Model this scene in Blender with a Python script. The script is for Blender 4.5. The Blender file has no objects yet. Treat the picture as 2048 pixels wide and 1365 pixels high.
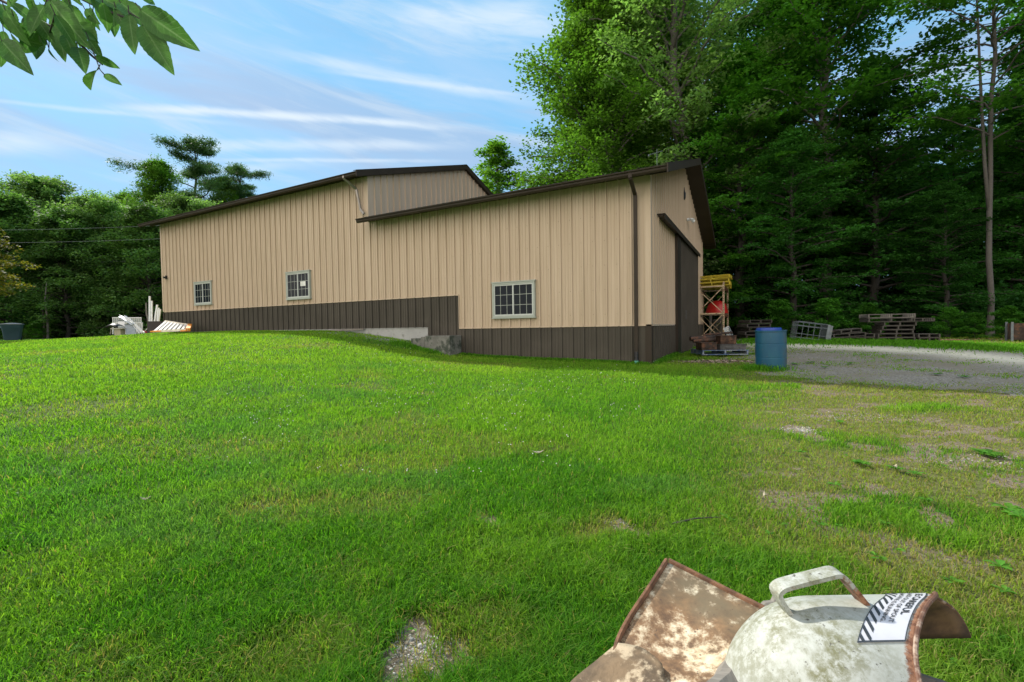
import bpy, math, random
import numpy as np
from mathutils import Vector, Matrix
SC = bpy.context.scene
COL = SC.collection
rad = math.radians
PI = math.pi
# ------------------------------------------------------------------ camera
CZ = 1.35
F, IW, IH = 920.0, 2048.0, 1365.0
PITCH, ROLL = rad(1.64), 0.016
FW = np.array([0, math.cos(PITCH), -math.sin(PITCH)])
_u0 = np.cross(np.array([1, 0, 0.]), FW)
RT = math.cos(ROLL)*np.array([1, 0, 0.]) - math.sin(ROLL)*_u0
UP = math.sin(ROLL)*np.array([1, 0, 0.]) + math.cos(ROLL)*_u0
cam_d = bpy.data.cameras.new('camera')
cam = bpy.data.objects.new('camera', cam_d); COL.objects.link(cam)
cam_d.sensor_width = 36.0; cam_d.lens = F/IW*36.0; cam_d.clip_start = 0.05; cam_d.clip_end = 3000
m3 = Matrix((tuple(RT), tuple(UP), tuple(-FW))).transposed()
cam.matrix_world = Matrix.Translation((0, 0, CZ)) @ m3.to_4x4()
SC.camera = cam
# ------------------------------------------------------------------ light
SUN_AZ, SUN_EL = rad(-50), rad(39)
sd = bpy.data.lights.new('sun', 'SUN'); sd.energy = 3.8; sd.angle = rad(1.5); sd.color = (1.0, 0.95, 0.85)
so = bpy.data.objects.new('sun', sd); COL.objects.link(so)
sdir = Vector((math.sin(SUN_AZ)*math.cos(SUN_EL), math.cos(SUN_AZ)*math.cos(SUN_EL), math.sin(SUN_EL)))
so.rotation_euler = sdir.to_track_quat('Z', 'Y').to_euler()
SC.view_settings.view_transform = 'Standard'; SC.view_settings.look = 'None'
SC.view_settings.gamma = 1.0; SC.view_settings.exposure = 0.75
W_ = bpy.data.worlds.new('World'); SC.world = W_; W_.use_nodes = True
SC.cycles.max_bounces = 7; SC.cycles.diffuse_bounces = 3; SC.cycles.transmission_bounces = 4; SC.cycles.glossy_bounces = 2
def world_nodes():
    nt = W_.node_tree; n = nt.nodes; l = nt.links; n.clear()
    out = n.new('ShaderNodeOutputWorld'); bg = n.new('ShaderNodeBackground')
    bg.inputs['Strength'].default_value = 0.13
    sky = n.new('ShaderNodeTexSky'); sky.sky_type = 'NISHITA'; sky.sun_disc = False
    sky.sun_elevation = SUN_EL; sky.sun_rotation = SUN_AZ; sky.air_density = 1.0; sky.dust_density = 0.6; sky.ozone_density = 2.0
    tc = n.new('ShaderNodeTexCoord'); sep = n.new('ShaderNodeSeparateXYZ'); l.new(tc.outputs['Generated'], sep.inputs[0])
    def M(op, a, b=None, clamp=False):
        x = n.new('ShaderNodeMath'); x.operation = op; x.use_clamp = clamp
        for i, v in enumerate((a, b)):
            if v is None: continue
            if isinstance(v, (int, float)): x.inputs[i].default_value = v
            else: l.new(v, x.inputs[i])
        return x.outputs[0]
    yy = M('MAXIMUM', sep.outputs[1], 0.05)
    X = M('DIVIDE', sep.outputs[0], yy); Z = M('DIVIDE', sep.outputs[2], yy)
    hyp = M('SQRT', M('ADD', M('MULTIPLY', sep.outputs[0], sep.outputs[0]), M('MULTIPLY', sep.outputs[1], sep.outputs[1])))
    az = M('ARCTAN2', sep.outputs[0], sep.outputs[1]); ev = M('DIVIDE', sep.outputs[2], M('ADD', hyp, 0.15))
    def smooth(v, lo, hi, a=0., b=1.):
        r = n.new('ShaderNodeMapRange'); r.interpolation_type = 'SMOOTHSTEP'
        for i, q in enumerate((lo, hi, a, b)): r.inputs[i+1].default_value = q
        l.new(v, r.inputs[0]); return r.outputs[0]
    def cloud(sx, sy, rot, off, detail, lo, hi, dist):
        c = n.new('ShaderNodeCombineXYZ'); l.new(az, c.inputs[0]); l.new(ev, c.inputs[1])
        r_ = n.new('ShaderNodeMapping'); r_.inputs['Rotation'].default_value = (0, 0, rot); l.new(c.outputs[0], r_.inputs[0])
        mp = n.new('ShaderNodeMapping'); mp.inputs['Scale'].default_value = (sx, sy, 1); mp.inputs['Location'].default_value = off
        l.new(r_.outputs[0], mp.inputs[0])
        t = n.new('ShaderNodeTexNoise'); t.inputs['Scale'].default_value = 1; t.inputs['Detail'].default_value = detail
        t.inputs['Roughness'].default_value = 0.6; t.inputs['Distortion'].default_value = dist
        l.new(mp.outputs[0], t.inputs[0]); return smooth(t.outputs[0], lo, hi) if lo is not None else t.outputs[0]
    def mix(f, a, b):
        x = n.new('ShaderNodeMix'); x.data_type = 'RGBA'
        if isinstance(f, float): x.inputs[0].default_value = f
        else: l.new(f, x.inputs[0])
        for v, i in ((a, 6), (b, 7)):
            if isinstance(v, tuple): x.inputs[i].default_value = v
            else: l.new(v, x.inputs[i])
        return x.outputs[2]
    fr_ = cloud(7, 40, .12, (2, 5, 0), 6, None, None, .6)     # fine fibres
    wob = cloud(3.0, 9, .1, (4, 1, 0), 4, None, None, .3)
    def streak(x0, x1, z0, b, w, amt):
        line = M('ADD', M('MULTIPLY', M('SUBTRACT', X, x0), b), z0)
        d = M('SUBTRACT', M('ADD', Z, M('MULTIPLY', M('SUBTRACT', wob, .5), w*2.2)), line)
        g = M('DIVIDE', M('ABSOLUTE', d), M('MULTIPLY', w, M('ADD', .55, fr_)))
        g = smooth(g, 0., 1.3, 1., 0.)
        e = M('MULTIPLY', smooth(X, x0, x0+(x1-x0)*.3), smooth(X, x0+(x1-x0)*.65, x1, 1., 0.))
        return M('MULTIPLY', M('MULTIPLY', g, e), M('MULTIPLY', amt, smooth(fr_, .25, .6, .45, 1.)))
    veil = cloud(1.6, 4.5, .16, (3.1, 0.4, 0), 6, .40, .68, .5)
    lil = cloud(1.3, 7.0, .05, (1.3, 9.2, 0), 5, .42, .62, .4)
    wisp = cloud(2.6, 21., .14, (7.3, 2.2, 0), 9, .48, .74, .6)
    base = mix(0.86, sky.outputs[0], (1.02, 2.75, 4.35, 1))
    base = mix(smooth(ev, .0, .42, .55, 0.), base, (2.0, 3.25, 4.5, 1))
    c1 = mix(M('MULTIPLY', veil, 0.42), base, (2.55, 3.35, 4.5, 1))
    c2 = mix(M('MULTIPLY', lil, smooth(ev, .30, .62, .62, .2)), c1, (2.15, 2.6, 3.55, 1))
    c3 = mix(M('MULTIPLY', wisp, 0.5), c2, (3.2, 3.8, 4.4, 1))
    for a in ((-.95, .02, .492, -.069, .011, .95), (-.55, .12, .612, -.216, .014, .55), (-.45, .10, .565, -.14, .006, .4), (-.80, .0, .400, -.01, .013, .60), (-.70, -.05, .372, -.02, .005, .5), (-.30, .20, .675, -.06, .045, .75), (-1.5, -.86, .455, -.08, .028, .7), (-1.3, -.5, .53, -.12, .006, .4), (-.9, -.3, .335, .05, .012, .35)):
        c3 = mix(streak(*a), c3, (3.7, 4.25, 4.75, 1))
    # unseen sky behind the camera brightened as added fill light for the barn front
    c3 = mix(smooth(M('ADD', M('MULTIPLY', sep.outputs[1], .80), M('MULTIPLY', sep.outputs[0], .48)), .0, -.65, 0., .9), c3, (10.6, 9.6, 8.6, 1))
    l.new(c3, bg.inputs[0]); l.new(bg.outputs[0], out.inputs[0])
world_nodes()
# ------------------------------------------------------------------ helpers
def ray(px, py): return FW + RT*(px-IW/2)/F - UP*(py-IH/2)/F
def W(px, py, d):
    p = ray(px, py)*d; return np.array([p[0], p[1], p[2]+CZ])
AZL = math.atan2(*ray(-680, 671)[:2]); AZN = AZL + PI/2
LL = np.array([math.sin(AZL), math.cos(AZL), 0]); NN = np.array([math.sin(AZN), math.cos(AZN), 0])
D = 11.2
def B(s, t, h): return LL*s + NN*(D+t) + np.array([0, 0, CZ+h])
def wallp(px, py, t=0.0):
    d = ray(px, py); k = (D+t)/(d@NN); p = d*k; return p@LL, p[2], k
def hashn(ix, iy, seed):
    h = (ix.astype(np.int64)*374761393 + iy.astype(np.int64)*668265263 + seed*974634777) & 0x7fffffff
    h = ((h ^ (h >> 13))*1274126177) & 0x7fffffff
    return ((h ^ (h >> 16)) & 0xffff)/65535.0
def vnoise(x, y, seed=0, octv=3):
    x = np.asarray(x, float); y = np.asarray(y, float)
    tot = 0; amp = 1; s = 0
    for o in range(octv):
        xi = np.floor(x); yi = np.floor(y); fx = x-xi; fy = y-yi
        fx = fx*fx*(3-2*fx); fy = fy*fy*(3-2*fy)
        a = hashn(xi, yi, seed+o); b = hashn(xi+1, yi, seed+o); c = hashn(xi, yi+1, seed+o); d = hashn(xi+1, yi+1, seed+o)
        tot = tot + amp*((a*(1-fx)+b*fx)*(1-fy)+(c*(1-fx)+d*fx)*fy); s += amp
        amp *= .5; x = x*2.03+5.1; y = y*2.03+1.7
    return tot/s
def sstep(a, b, x): t = np.clip((x-a)/(b-a), 0, 1); return t*t*(3-2*t)

def tag(o, label=None, cat=None, group=None, kind=None):
    if label: o['label'] = label
    if cat: o['category'] = cat
    if group: o['group'] = group
    if kind: o['kind'] = kind
    return o
def wloc(o):
    v = np.zeros(3)
    while o is not None: v = v + np.array(o.location); o = o.parent
    return v
def thing(name, label, cat, loc=(0, 0, 0), group=None, rot=(0, 0, 0)):
    o = bpy.data.objects.new(name, None); COL.objects.link(o); o.location = tuple(float(v) for v in loc); o.rotation_euler = rot
    o.empty_display_size = .2
    return tag(o, label, cat, group)
class MB:
    def __init__(s): s.v = []; s.f = []; s.m = []
    def add(s, vs, fs, mi=0):
        b = len(s.v); s.v += [tuple(map(float, p)) for p in vs]
        s.f += [tuple(i+b for i in f) for f in fs]; s.m += [mi]*len(fs); return s
    def box(s, a, b, fn=None, mi=0):
        x0, y0, z0 = a; x1, y1, z1 = b
        vs = [(x0,y0,z0),(x1,y0,z0),(x1,y1,z0),(x0,y1,z0),(x0,y0,z1),(x1,y0,z1),(x1,y1,z1),(x0,y1,z1)]
        if fn: vs = [fn(*p) for p in vs]
        return s.add(vs, [(0,3,2,1),(4,5,6,7),(0,1,5,4),(1,2,6,5),(2,3,7,6),(3,0,4,7)], mi)
    def beam(s, a, b, w, h, up=(0, 0, 1), mi=0):
        a = np.array(a, float); b = np.array(b, float); d = b-a; d /= np.linalg.norm(d)
        u = np.array(up, float); x = np.cross(d, u)
        if np.linalg.norm(x) < 1e-4: x = np.cross(d, (1, 0, 0))
        x /= np.linalg.norm(x); y = np.cross(x, d)
        vs = [p + x*i*w/2 + y*j*h/2 for p in (a, b) for i, j in ((-1,-1),(1,-1),(1,1),(-1,1))]
        return s.add(vs, [(0,1,2,3),(7,6,5,4),(0,4,5,1),(1,5,6,2),(2,6,7,3),(3,7,4,0)], mi)
    def tube(s, pts, r, n=8, cap=True, mi=0):
        pts = [np.array(p, float) for p in pts]
        if not hasattr(r, '__len__'): r = [r]*len(pts)
        rings = []; ref = None
        for i, p in enumerate(pts):
            d = pts[min(i+1, len(pts)-1)]-pts[max(i-1, 0)]; d /= (np.linalg.norm(d)+1e-9)
            if ref is None:
                ref = np.cross(d, (0, 0, 1)) if abs(d[2]) < .9 else np.cross(d, (1, 0, 0))
            x = ref - d*(ref@d); x /= (np.linalg.norm(x)+1e-9); ref = x; y = np.cross(d, x)
            rings += [p + r[i]*(x*math.cos(2*PI*k/n)+y*math.sin(2*PI*k/n)) for k in range(n)]
        fs = [(i*n+k, i*n+(k+1) % n, (i+1)*n+(k+1) % n, (i+1)*n+k) for i in range(len(pts)-1) for k in range(n)]
        if cap: fs += [tuple(range(n))[::-1], tuple(range((len(pts)-1)*n, len(pts)*n))]
        return s.add(rings, fs, mi)
    def lathe(s, c, prof, n=32, mi=0):
        vs = [(c[0]+r*math.cos(2*PI*k/n), c[1]+r*math.sin(2*PI*k/n), c[2]+z) for r, z in prof for k in range(n)]
        fs = [(i*n+k, i*n+(k+1) % n, (i+1)*n+(k+1) % n, (i+1)*n+k) for i in range(len(prof)-1) for k in range(n)]
        return s.add(vs, fs, mi)
    def grid(s, P, mi=0):
        r = len(P); c = len(P[0])
        return s.add([p for row in P for p in row], [(i*c+j, i*c+j+1, (i+1)*c+j+1, (i+1)*c+j) for i in range(r-1) for j in range(c-1)], mi)
def part(name, mb, mats, parent=None, smooth=False, bevel=0, solid=0, local=False, sharp=40):
    me = bpy.data.meshes.new(name)
    off = np.zeros(3) if (parent is None or local) else wloc(parent)
    me.from_pydata([(p[0]-off[0], p[1]-off[1], p[2]-off[2]) for p in mb.v], [], mb.f)
    for m in (mats if isinstance(mats, (list, tuple)) else [mats]): me.materials.append(m)
    me.polygons.foreach_set('material_index', mb.m)
    if smooth: me.polygons.foreach_set('use_smooth', [True]*len(mb.f))
    me.update()
    if smooth: me.set_sharp_from_angle(angle=rad(sharp))
    o = bpy.data.objects.new(name, me); COL.objects.link(o); o.parent = parent
    if solid:
        md = o.modifiers.new('solid', 'SOLIDIFY'); md.thickness = solid; md.offset = -1
    if bevel:
        md = o.modifiers.new('bevel', 'BEVEL'); md.width = bevel; md.segments = 2; md.limit_method = 'ANGLE'; md.angle_limit = rad(35)
    return o
def fastmesh(name, V, loops, starts, mats, tint=None, smooth=False):
    me = bpy.data.meshes.new(name)
    me.vertices.add(len(V)); me.vertices.foreach_set('co', np.ascontiguousarray(V, dtype=np.float32).ravel())
    me.loops.add(len(loops)); me.loops.foreach_set('vertex_index', np.ascontiguousarray(loops, dtype=np.int32))
    me.polygons.add(len(starts)); me.polygons.foreach_set('loop_start', np.ascontiguousarray(starts, dtype=np.int32))
    for m in mats: me.materials.append(m)
    me.update(calc_edges=True)
    if tint is not None:
        a = me.color_attributes.new('tint', 'FLOAT_COLOR', 'POINT')
        a.data.foreach_set('color', np.ascontiguousarray(tint, dtype=np.float32).ravel())
    if smooth: me.polygons.foreach_set('use_smooth', np.ones(len(starts), bool))
    return me
def linkmesh(name, me, parent=None):
    o = bpy.data.objects.new(name, me); COL.objects.link(o); o.parent = parent; return o
# ------------------------------------------------------------------ materials
class NT:
    def __init__(s, name):
        s.mat = bpy.data.materials.new(name); s.mat.use_nodes = True; s.t = s.mat.node_tree
        s.b = s.t.nodes['Principled BSDF']; s.out = s.t.nodes['Material Output']
    def n(s, typ, **kw):
        x = s.t.nodes.new('ShaderNode'+typ)
        for k, v in kw.items(): setattr(x, k, v)
        return x
    def link(s, a, b): s.t.links.new(a, b)
    def noise(s, scale, detail=4, rough=.55, vec=None, dist=0, stretch=None):
        if vec is None: vec = s.coord()
        if stretch:
            mp = s.n('Mapping'); mp.inputs['Scale'].default_value = stretch; s.link(vec, mp.inputs[0]); vec = mp.outputs[0]
        x = s.n('TexNoise'); x.inputs['Scale'].default_value = scale; x.inputs['Detail'].default_value = detail
        x.inputs['Roughness'].default_value = rough; x.inputs['Distortion'].default_value = dist
        s.link(vec, x.inputs[0]); return x.outputs[0]
    def coord(s, k='Object'):
        if not hasattr(s, '_c'): s._c = s.n('TexCoord')
        return s._c.outputs[k]
    def ramp(s, v, lo, hi, a=0., b=1.):
        r = s.n('MapRange'); r.interpolation_type = 'SMOOTHSTEP'
        for i, q in enumerate((lo, hi, a, b)): r.inputs[i+1].default_value = q
        s.link(v, r.inputs[0]); return r.outputs[0]
    def mix(s, f, a, b, mode='MIX'):
        x = s.n('Mix', data_type='RGBA', blend_type=mode)
        if isinstance(f, (int, float)): x.inputs[0].default_value = f
        else: s.link(f, x.inputs[0])
        for v, i in ((a, 6), (b, 7)):
            if isinstance(v, tuple): x.inputs[i].default_value = v if len(v) == 4 else v+(1,)
            else: s.link(v, x.inputs[i])
        return x.outputs[2]
    def math(s, op, a, b):
        x = s.n('Math', operation=op)
        for i, v in enumerate((a, b)):
            if isinstance(v, (int, float)): x.inputs[i].default_value = v
            else: s.link(v, x.inputs[i])
        return x.outputs[0]
    def bump(s, h, strength=.3, dist=.01):
        b = s.n('Bump'); b.inputs['Strength'].default_value = strength; b.inputs['Distance'].default_value = dist
        s.link(h, b.inputs['Height']); s.link(b.outputs[0], s.b.inputs['Normal'])
    def set(s, col=None, rough=None, metal=None, spec=None):
        if col is not None:
            if isinstance(col, tuple): s.b.inputs['Base Color'].default_value = col+(1,)
            else: s.link(col, s.b.inputs['Base Color'])
        if rough is not None:
            if isinstance(rough, float): s.b.inputs['Roughness'].default_value = rough
            else: s.link(rough, s.b.inputs['Roughness'])
        if metal is not None: s.b.inputs['Metallic'].default_value = metal
        if spec is not None: s.b.inputs['Specular IOR Level'].default_value = spec
        return s
def simple(name, c, rough=.6, metal=0., var=.18, scale=6., dirt=None, dscale=3., dlo=.5, dhi=.75, bump=0., bscale=60., stretch=None, spec=None):
    m = NT(name); v = m.noise(scale, 4, stretch=stretch)
    c2 = tuple(x*(1-var) for x in c); c1 = tuple(min(1, x*(1+var*.6)) for x in c)
    col = m.mix(m.ramp(v, .3, .7), c2, c1)
    if dirt: col = m.mix(m.ramp(m.noise(dscale, 6, .65), dlo, dhi), col, dirt)
    m.set(col, rough, metal, spec)
    if bump: m.bump(m.noise(bscale, 3, stretch=stretch), bump, .005)
    return m.mat
def tansteel():
    m = NT('tan_steel'); st = m.noise(5, 5, .65, stretch=(1, 1, .07)); big = m.noise(.5, 3); sp = m.noise(45, 3, .7)
    c = m.mix(m.ramp(st, .32, .70), (.465, .362, .262), (.535, .425, .318)); c = m.mix(m.math('MULTIPLY', m.ramp(big, .4, .7), .5), c, (.49, .382, .284))
    c = m.mix(m.ramp(sp, .70, .78, 0, .35), c, (.30, .23, .16)); m.set(c, m.ramp(big, .3, .7, .42, .58), 0, .25); m.bump(m.noise(2.2, 2, stretch=(1, 1, .5)), .10, .03); return m.mat
TAN = tansteel(); SCREW = simple('screw_heads', (.26, .20, .14), .5)
BRN = simple('brown_steel', (.075, .066, .054), .55, 0, .12, .8, (.095, .083, .068), 1.5, .5, .85, spec=.15)
TRIM = simple('brown_trim', (.040, .030, .022), .5, 0, .15, 1.5, spec=.2)
ROOFM = simple('brown_roof', (.055, .045, .036), .35, 0, .12, 1)
CONC = simple('poured_concrete', (.36, .36, .35), .85, 0, .15, 2, (.2, .2, .18), 4, .5, .7, .3, 80)
OLDC = simple('old_concrete', (.19, .185, .165), .9, 0, .3, 3, (.05, .06, .045), 3.5, .45, .62, .5, 60)
VINYL = simple('window_vinyl', (.34, .37, .33), .4, 0, .06, 3)
WHITE = simple('white_paint', (.72, .72, .70), .4, 0, .06, 3)
SASH = simple('sash_white', (.50, .52, .50), .4, 0, .06, 3)
BLACK = simple('black_plastic', (.012, .012, .013), .35, 0, .2, 6)
PAPER = simple('paper', (.75, .75, .72), .8)
ALU = simple('aluminium', (.62, .64, .66), .38, .55, .12, 5)
GALV = simple('galvanised_steel', (.15, .175, .19), .45, .4, .2, 8, (.3, .24, .18), 6, .6, .8)
ORANGE = simple('orange_fibreglass', (.75, .26, .02), .45, 0, .1, 5)
RED = simple('red_plastic', (.42, .012, .008), .35, 0, .1, 4)
def wood(name, c, var=.35):
    m = NT(name); g = m.noise(14, 5, .6, stretch=(1, 1, 9)); g2 = m.noise(3, 3)
    col = m.mix(m.ramp(g, .3, .7), tuple(x*(1-var) for x in c), c); col = m.mix(m.ramp(g2, .45, .75), col, tuple(x*.6 for x in c))
    m.set(col, .85); m.bump(g, .4, .004); return m.mat
GREYWOOD = wood('weathered_wood', (.24, .215, .185))
PALLET = wood('pallet_wood', (.085, .076, .066))
DARKWOOD = wood('dark_old_wood', (.07, .058, .046))
YELLOW = simple('yellow_painted_wood', (.55, .42, .02), .6, 0, .25, 7, (.22, .17, .04), 9, .55, .7)
RACKM = simple('worn_rack_paint', (.48, .36, .22), .55, 0, .25, 9, (.16, .07, .03), 7, .5, .66)
RACKO = simple('rusty_beam', (.24, .10, .045), .7, 0, .35, 8, (.10, .04, .02), 6, .45, .6)
RUSTD = simple('dark_rusty_iron', (.045, .028, .02), .75, .2, .5, 7, (.14, .06, .03), 8, .5, .66, .4, 50)
BIN = simple('bin_plastic', (.045, .085, .105), .45, 0, .1, 3)
BINLID = simple('bin_lid_plastic', (.34, .35, .36), .5, 0, .1, 3)
def glassm():
    m = NT('window_glass'); m.set((.010, .014, .020), .08, 0, .10)
    m.bump(m.noise(1.2, 2), .05, .02); return m.mat
GLASS = glassm()
def clearm():
    m = NT('clear_panel'); m.set((.55, .6, .6), .15); m.b.inputs['Alpha'].default_value = .35; return m.mat
CLEAR = clearm()
def barrelm():
    m = NT('barrel_blue'); c = m.coord('Generated'); sp = m.n('SeparateXYZ'); m.link(c, sp.inputs[0])
    n1 = m.noise(2.2, 6, .6, stretch=(1, 1, .5)); n2 = m.noise(9, 5, .7)
    base = m.mix(m.ramp(n1, .35, .65), (.004, .068, .135), (.010, .095, .15))
    f = m.math('MULTIPLY', m.ramp(sp.outputs[0], .35, .8), m.ramp(n2, .25, .62))
    col = m.mix(f, base, (.05, .075, .085))
    col = m.mix(m.ramp(m.noise(16, 4, .7), .62, .75), col, (.16, .10, .08))
    m.set(col, .45); m.bump(n2, .15, .01); return m.mat
BARREL = barrelm(); BLUELID = simple('blue_lid', (.008, .045, .30), .4, 0, .1, 4)
def rustplate():
    m = NT('rusty_plate')
    n1 = m.noise(5.5, 8, .68, dist=.3); n2 = m.noise(26, 6, .7); n3 = m.noise(3.1, 4); n4 = m.noise(90, 3)
    paint = m.mix(m.ramp(n2, .35, .7), (.52, .38, .23), (.68, .60, .44))
    rust = m.mix(m.ramp(n2, .3, .65), (.10, .055, .028), (.27, .150, .068))
    rust = m.mix(m.ramp(n3, .40, .62), rust, (.15, .115, .065))
    mask = m.ramp(m.math('ADD', m.math('MULTIPLY', n1, .66), m.math('MULTIPLY', n2, .36)), .485, .585)
    col = m.mix(mask, rust, paint)
    col = m.mix(m.ramp(n4, .64, .72), col, (.10, .06, .035))
    m.set(col, .72); m.bump(m.math('ADD', n2, m.math('MULTIPLY', mask, .6)), .35, .004); return m.mat
RPLATE = rustplate()
RUST = simple('orange_rust', (.17, .08, .04), .8, 0, .5, 22, (.32, .19, .11), 14, .55, .7, .4, 120)
def whitepaint(name, moss=1.0):
    m = NT(name)
    at = m.n('Attribute', attribute_name='wear'); w = m.ramp(at.outputs['Fac'], 0, 1)
    n1 = m.noise(11, 8, .74, stretch=(1.5, 1, .7)); n2 = m.noise(48, 6, .75); n3 = m.noise(70, 4, .7); n4 = m.noise(3, 3)
    base = m.mix(m.ramp(n4, .35, .7), (.35, .365, .335), (.43, .445, .415))
    mk = m.math('MULTIPLY', m.ramp(n1, .32, .60), m.ramp(n2, .34, .58))
    mk = m.math('MULTIPLY', mk, moss)
    at2 = m.n('Attribute', attribute_name='moss')
    mk = m.math('MULTIPLY', mk, at2.outputs['Fac'])
    col = m.mix(mk, base, (.155, .155, .085))
    col = m.mix(m.ramp(n3, .62, .70), col, (.09, .085, .07))
    rw = m.ramp(m.math('ADD', w, m.math('MULTIPLY', m.math('SUBTRACT', n2, .5), 1.3)), .42, .72)
    col = m.mix(rw, col, m.mix(m.ramp(n3, .35, .6), (.12, .05, .03), (.30, .15, .085)))
    m.set(col, .58, 0, .25); m.bump(n2, .12, .003); return m.mat
WPAINT = whitepaint('mossy_white_paint')
def leafm(name, c1, c2, tr=.45, usetint=False, rough=.5, patch=(.6, 1.25)):
    m = NT(name); t = m.t
    if usetint:
        a = m.n('Attribute', attribute_name='tint'); col = a.outputs['Color']
    else:
        g = m.n('NewGeometry'); o = m.n('ObjectInfo')
        col = m.mix(g.outputs['Random Per Island'], c1, c2)
        pn = m.ramp(m.noise(.35, 3, vec=g.outputs['Position']), .3, .7, patch[0], patch[1])
        orr = m.ramp(o.outputs['Random'], 0, 1, .8, 1.15)
        f = m.math('MULTIPLY', pn, orr); cx = m.n('CombineColor')
        for i in range(3): m.link(f, cx.inputs[i])
        col = m.mix(1.0, col, cx.outputs[0], 'MULTIPLY')
    m.set(col, max(rough, .6), 0, .12)
    tl = m.n('BsdfTranslucent'); yc = m.mix(1.0, col, (1.15, 1.25, .55), 'MULTIPLY'); m.link(yc, tl.inputs[0])
    ms = m.n('MixShader'); ms.inputs[0].default_value = tr
    m.link(m.b.outputs[0], ms.inputs[1]); m.link(tl.outputs[0], ms.inputs[2]); m.link(ms.outputs[0], m.out.inputs[0])
    return m.mat
LEAF = leafm('maple_leaves', (.05, .18, .018), (.095, .27, .03), .5)
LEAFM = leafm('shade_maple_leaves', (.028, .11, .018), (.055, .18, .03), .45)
LEAFB = leafm('locust_leaves', (.085, .21, .022), (.15, .31, .045), .5)
LEAFG = leafm('grey_green_leaves', (.13, .25, .08), (.22, .37, .12), .5)
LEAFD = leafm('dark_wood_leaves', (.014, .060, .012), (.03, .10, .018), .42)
LEAFBR = leafm('bronze_leaves', (.11, .14, .02), (.22, .17, .03))
NEEDLE = leafm('pine_needles', (.05, .11, .045), (.08, .16, .06), .35)
NEARLEAF = leafm('near_leaves', (.05, .16, .018), (.09, .25, .025), .35, patch=(.9, 1.1))
GRASSM = leafm('grass_blades', None, None, .55, True, .6)
BARK = wood('grey_bark', (.19, .175, .155), .5)
BARKM = wood('mid_bark', (.11, .10, .088), .5)
BARKD = wood('dark_bark', (.055, .048, .04), .5)
# ------------------------------------------------------------------ terrain
def relz(px, py, d): p = W(px, py, d); return (p[0], p[1], p[2])
ctl = [(0, 0, 0), (-3, .8, .03), (3, .8, 0), (0, -6, -.1), (-2.5, 4, .14), (2.5, 4, .10), (0, 7, .30), (-6, -4, 0), (6, -4, 0)]
for px, py in ((327, 667), (450, 665), (600, 664), (680, 665), (740, 671), (800, 680), (856, 694), (925, 711), (1000, 717), (1100, 722), (1200, 726), (1290, 730)):
    s, h, k = wallp(px, py); p = B(s, 0, h); ctl.append(tuple(p))
for t in (3, 6, 9, 11.5): ctl.append(tuple(B(2.3, t, -.9)))
ctl += [relz(1542, 739, 10.1), relz(1780, 682, 15.6), relz(2040, 684, 14), relz(1480, 683, 17), relz(1610, 683, 15.5), relz(1440, 713, 12.9),
        relz(25, 679, 26), relz(200, 677, 30), relz(290, 674, 24), relz(100, 692, 15), relz(240, 682, 17), relz(330, 673, 17), relz(1420, 692, 19.3), relz(-400, 690, 20), relz(2500, 720, 9),
        relz(1800, 664, 26), relz(1500, 664, 30), relz(2100, 664, 22)]
for a in range(0, 360, 30):
    z = 1.35 + .2*math.cos(rad(a))
    ctl.append((60*math.sin(rad(a)), 60*math.cos(rad(a)), z)); ctl.append((400*math.sin(rad(a)), 400*math.cos(rad(a)), z+.5))
ctl = np.array(ctl)
def _k(r2): return np.where(r2 > 0, .5*r2*np.log(r2+1e-12), 0)
n_ = len(ctl); sc_ = 10.0; X_ = ctl[:, :2]/sc_
A_ = np.zeros((n_+3, n_+3)); A_[:n_, :n_] = _k(((X_[:, None]-X_[None])**2).sum(-1)) + np.eye(n_)*2e-4
A_[:n_, n_] = 1; A_[:n_, n_+1:] = X_; A_[n_, :n_] = 1; A_[n_+1:, :n_] = X_.T
w_ = np.linalg.solve(A_, np.concatenate([ctl[:, 2], [0, 0, 0]]))
def T0(x, y):
    x = np.atleast_1d(np.asarray(x, float)); y = np.atleast_1d(np.asarray(y, float)); out = np.empty(x.shape)
    for i in range(0, x.size, 60000):
        q = np.stack([x.ravel()[i:i+60000], y.ravel()[i:i+60000]], -1)/sc_
        r2 = ((q[:, None]-X_[None])**2).sum(-1); out.ravel()[i:i+60000] = _k(r2)@w_[:n_] + w_[n_] + q@w_[n_+1:]
    return out
def T(x, y):
    x = np.atleast_1d(np.asarray(x, float)); y = np.atleast_1d(np.asarray(y, float)); r = np.hypot(x, y)
    return T0(x, y) + (vnoise(x*.9, y*.9, 3, 3)-.5)*.05*sstep(30, 5, r)
def G(px, py):
    d = ray(px, py); k = .5; lo = .5
    ks = np.concatenate([np.linspace(.8, 12, 400), np.linspace(12.02, 60, 600)])
    P = d[None]*ks[:, None]; P[:, 2] += CZ; below = P[:, 2] < T(P[:, 0], P[:, 1])
    i = int(np.argmax(below)) if below.any() else -1
    return P[i]
def gz(x, y): return float(T(x, y)[0])
def poly(pxs): return np.array([G(*p)[:2] for p in pxs])
def inpoly(x, y, pl):
    c = np.zeros(x.shape, bool); j = len(pl)-1
    for i in range(len(pl)):
        xi, yi = pl[i]; xj, yj = pl[j]
        c ^= ((yi > y) != (yj > y)) & (x < (xj-xi)*(y-yi)/(yj-yi+1e-12)+xi); j = i
    return c
def dpoly(x, y, pl, closed=True):
    d = np.full(x.shape, 1e9)
    for i in range(len(pl)-(0 if closed else 1)):
        a = pl[i]; b = pl[(i+1) % len(pl)]; ab = b-a; t = np.clip(((x-a[0])*ab[0]+(y-a[1])*ab[1])/(ab@ab+1e-9), 0, 1)
        d = np.minimum(d, np.hypot(x-a[0]-t*ab[0], y-a[1]-t*ab[1]))
    return d
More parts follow.
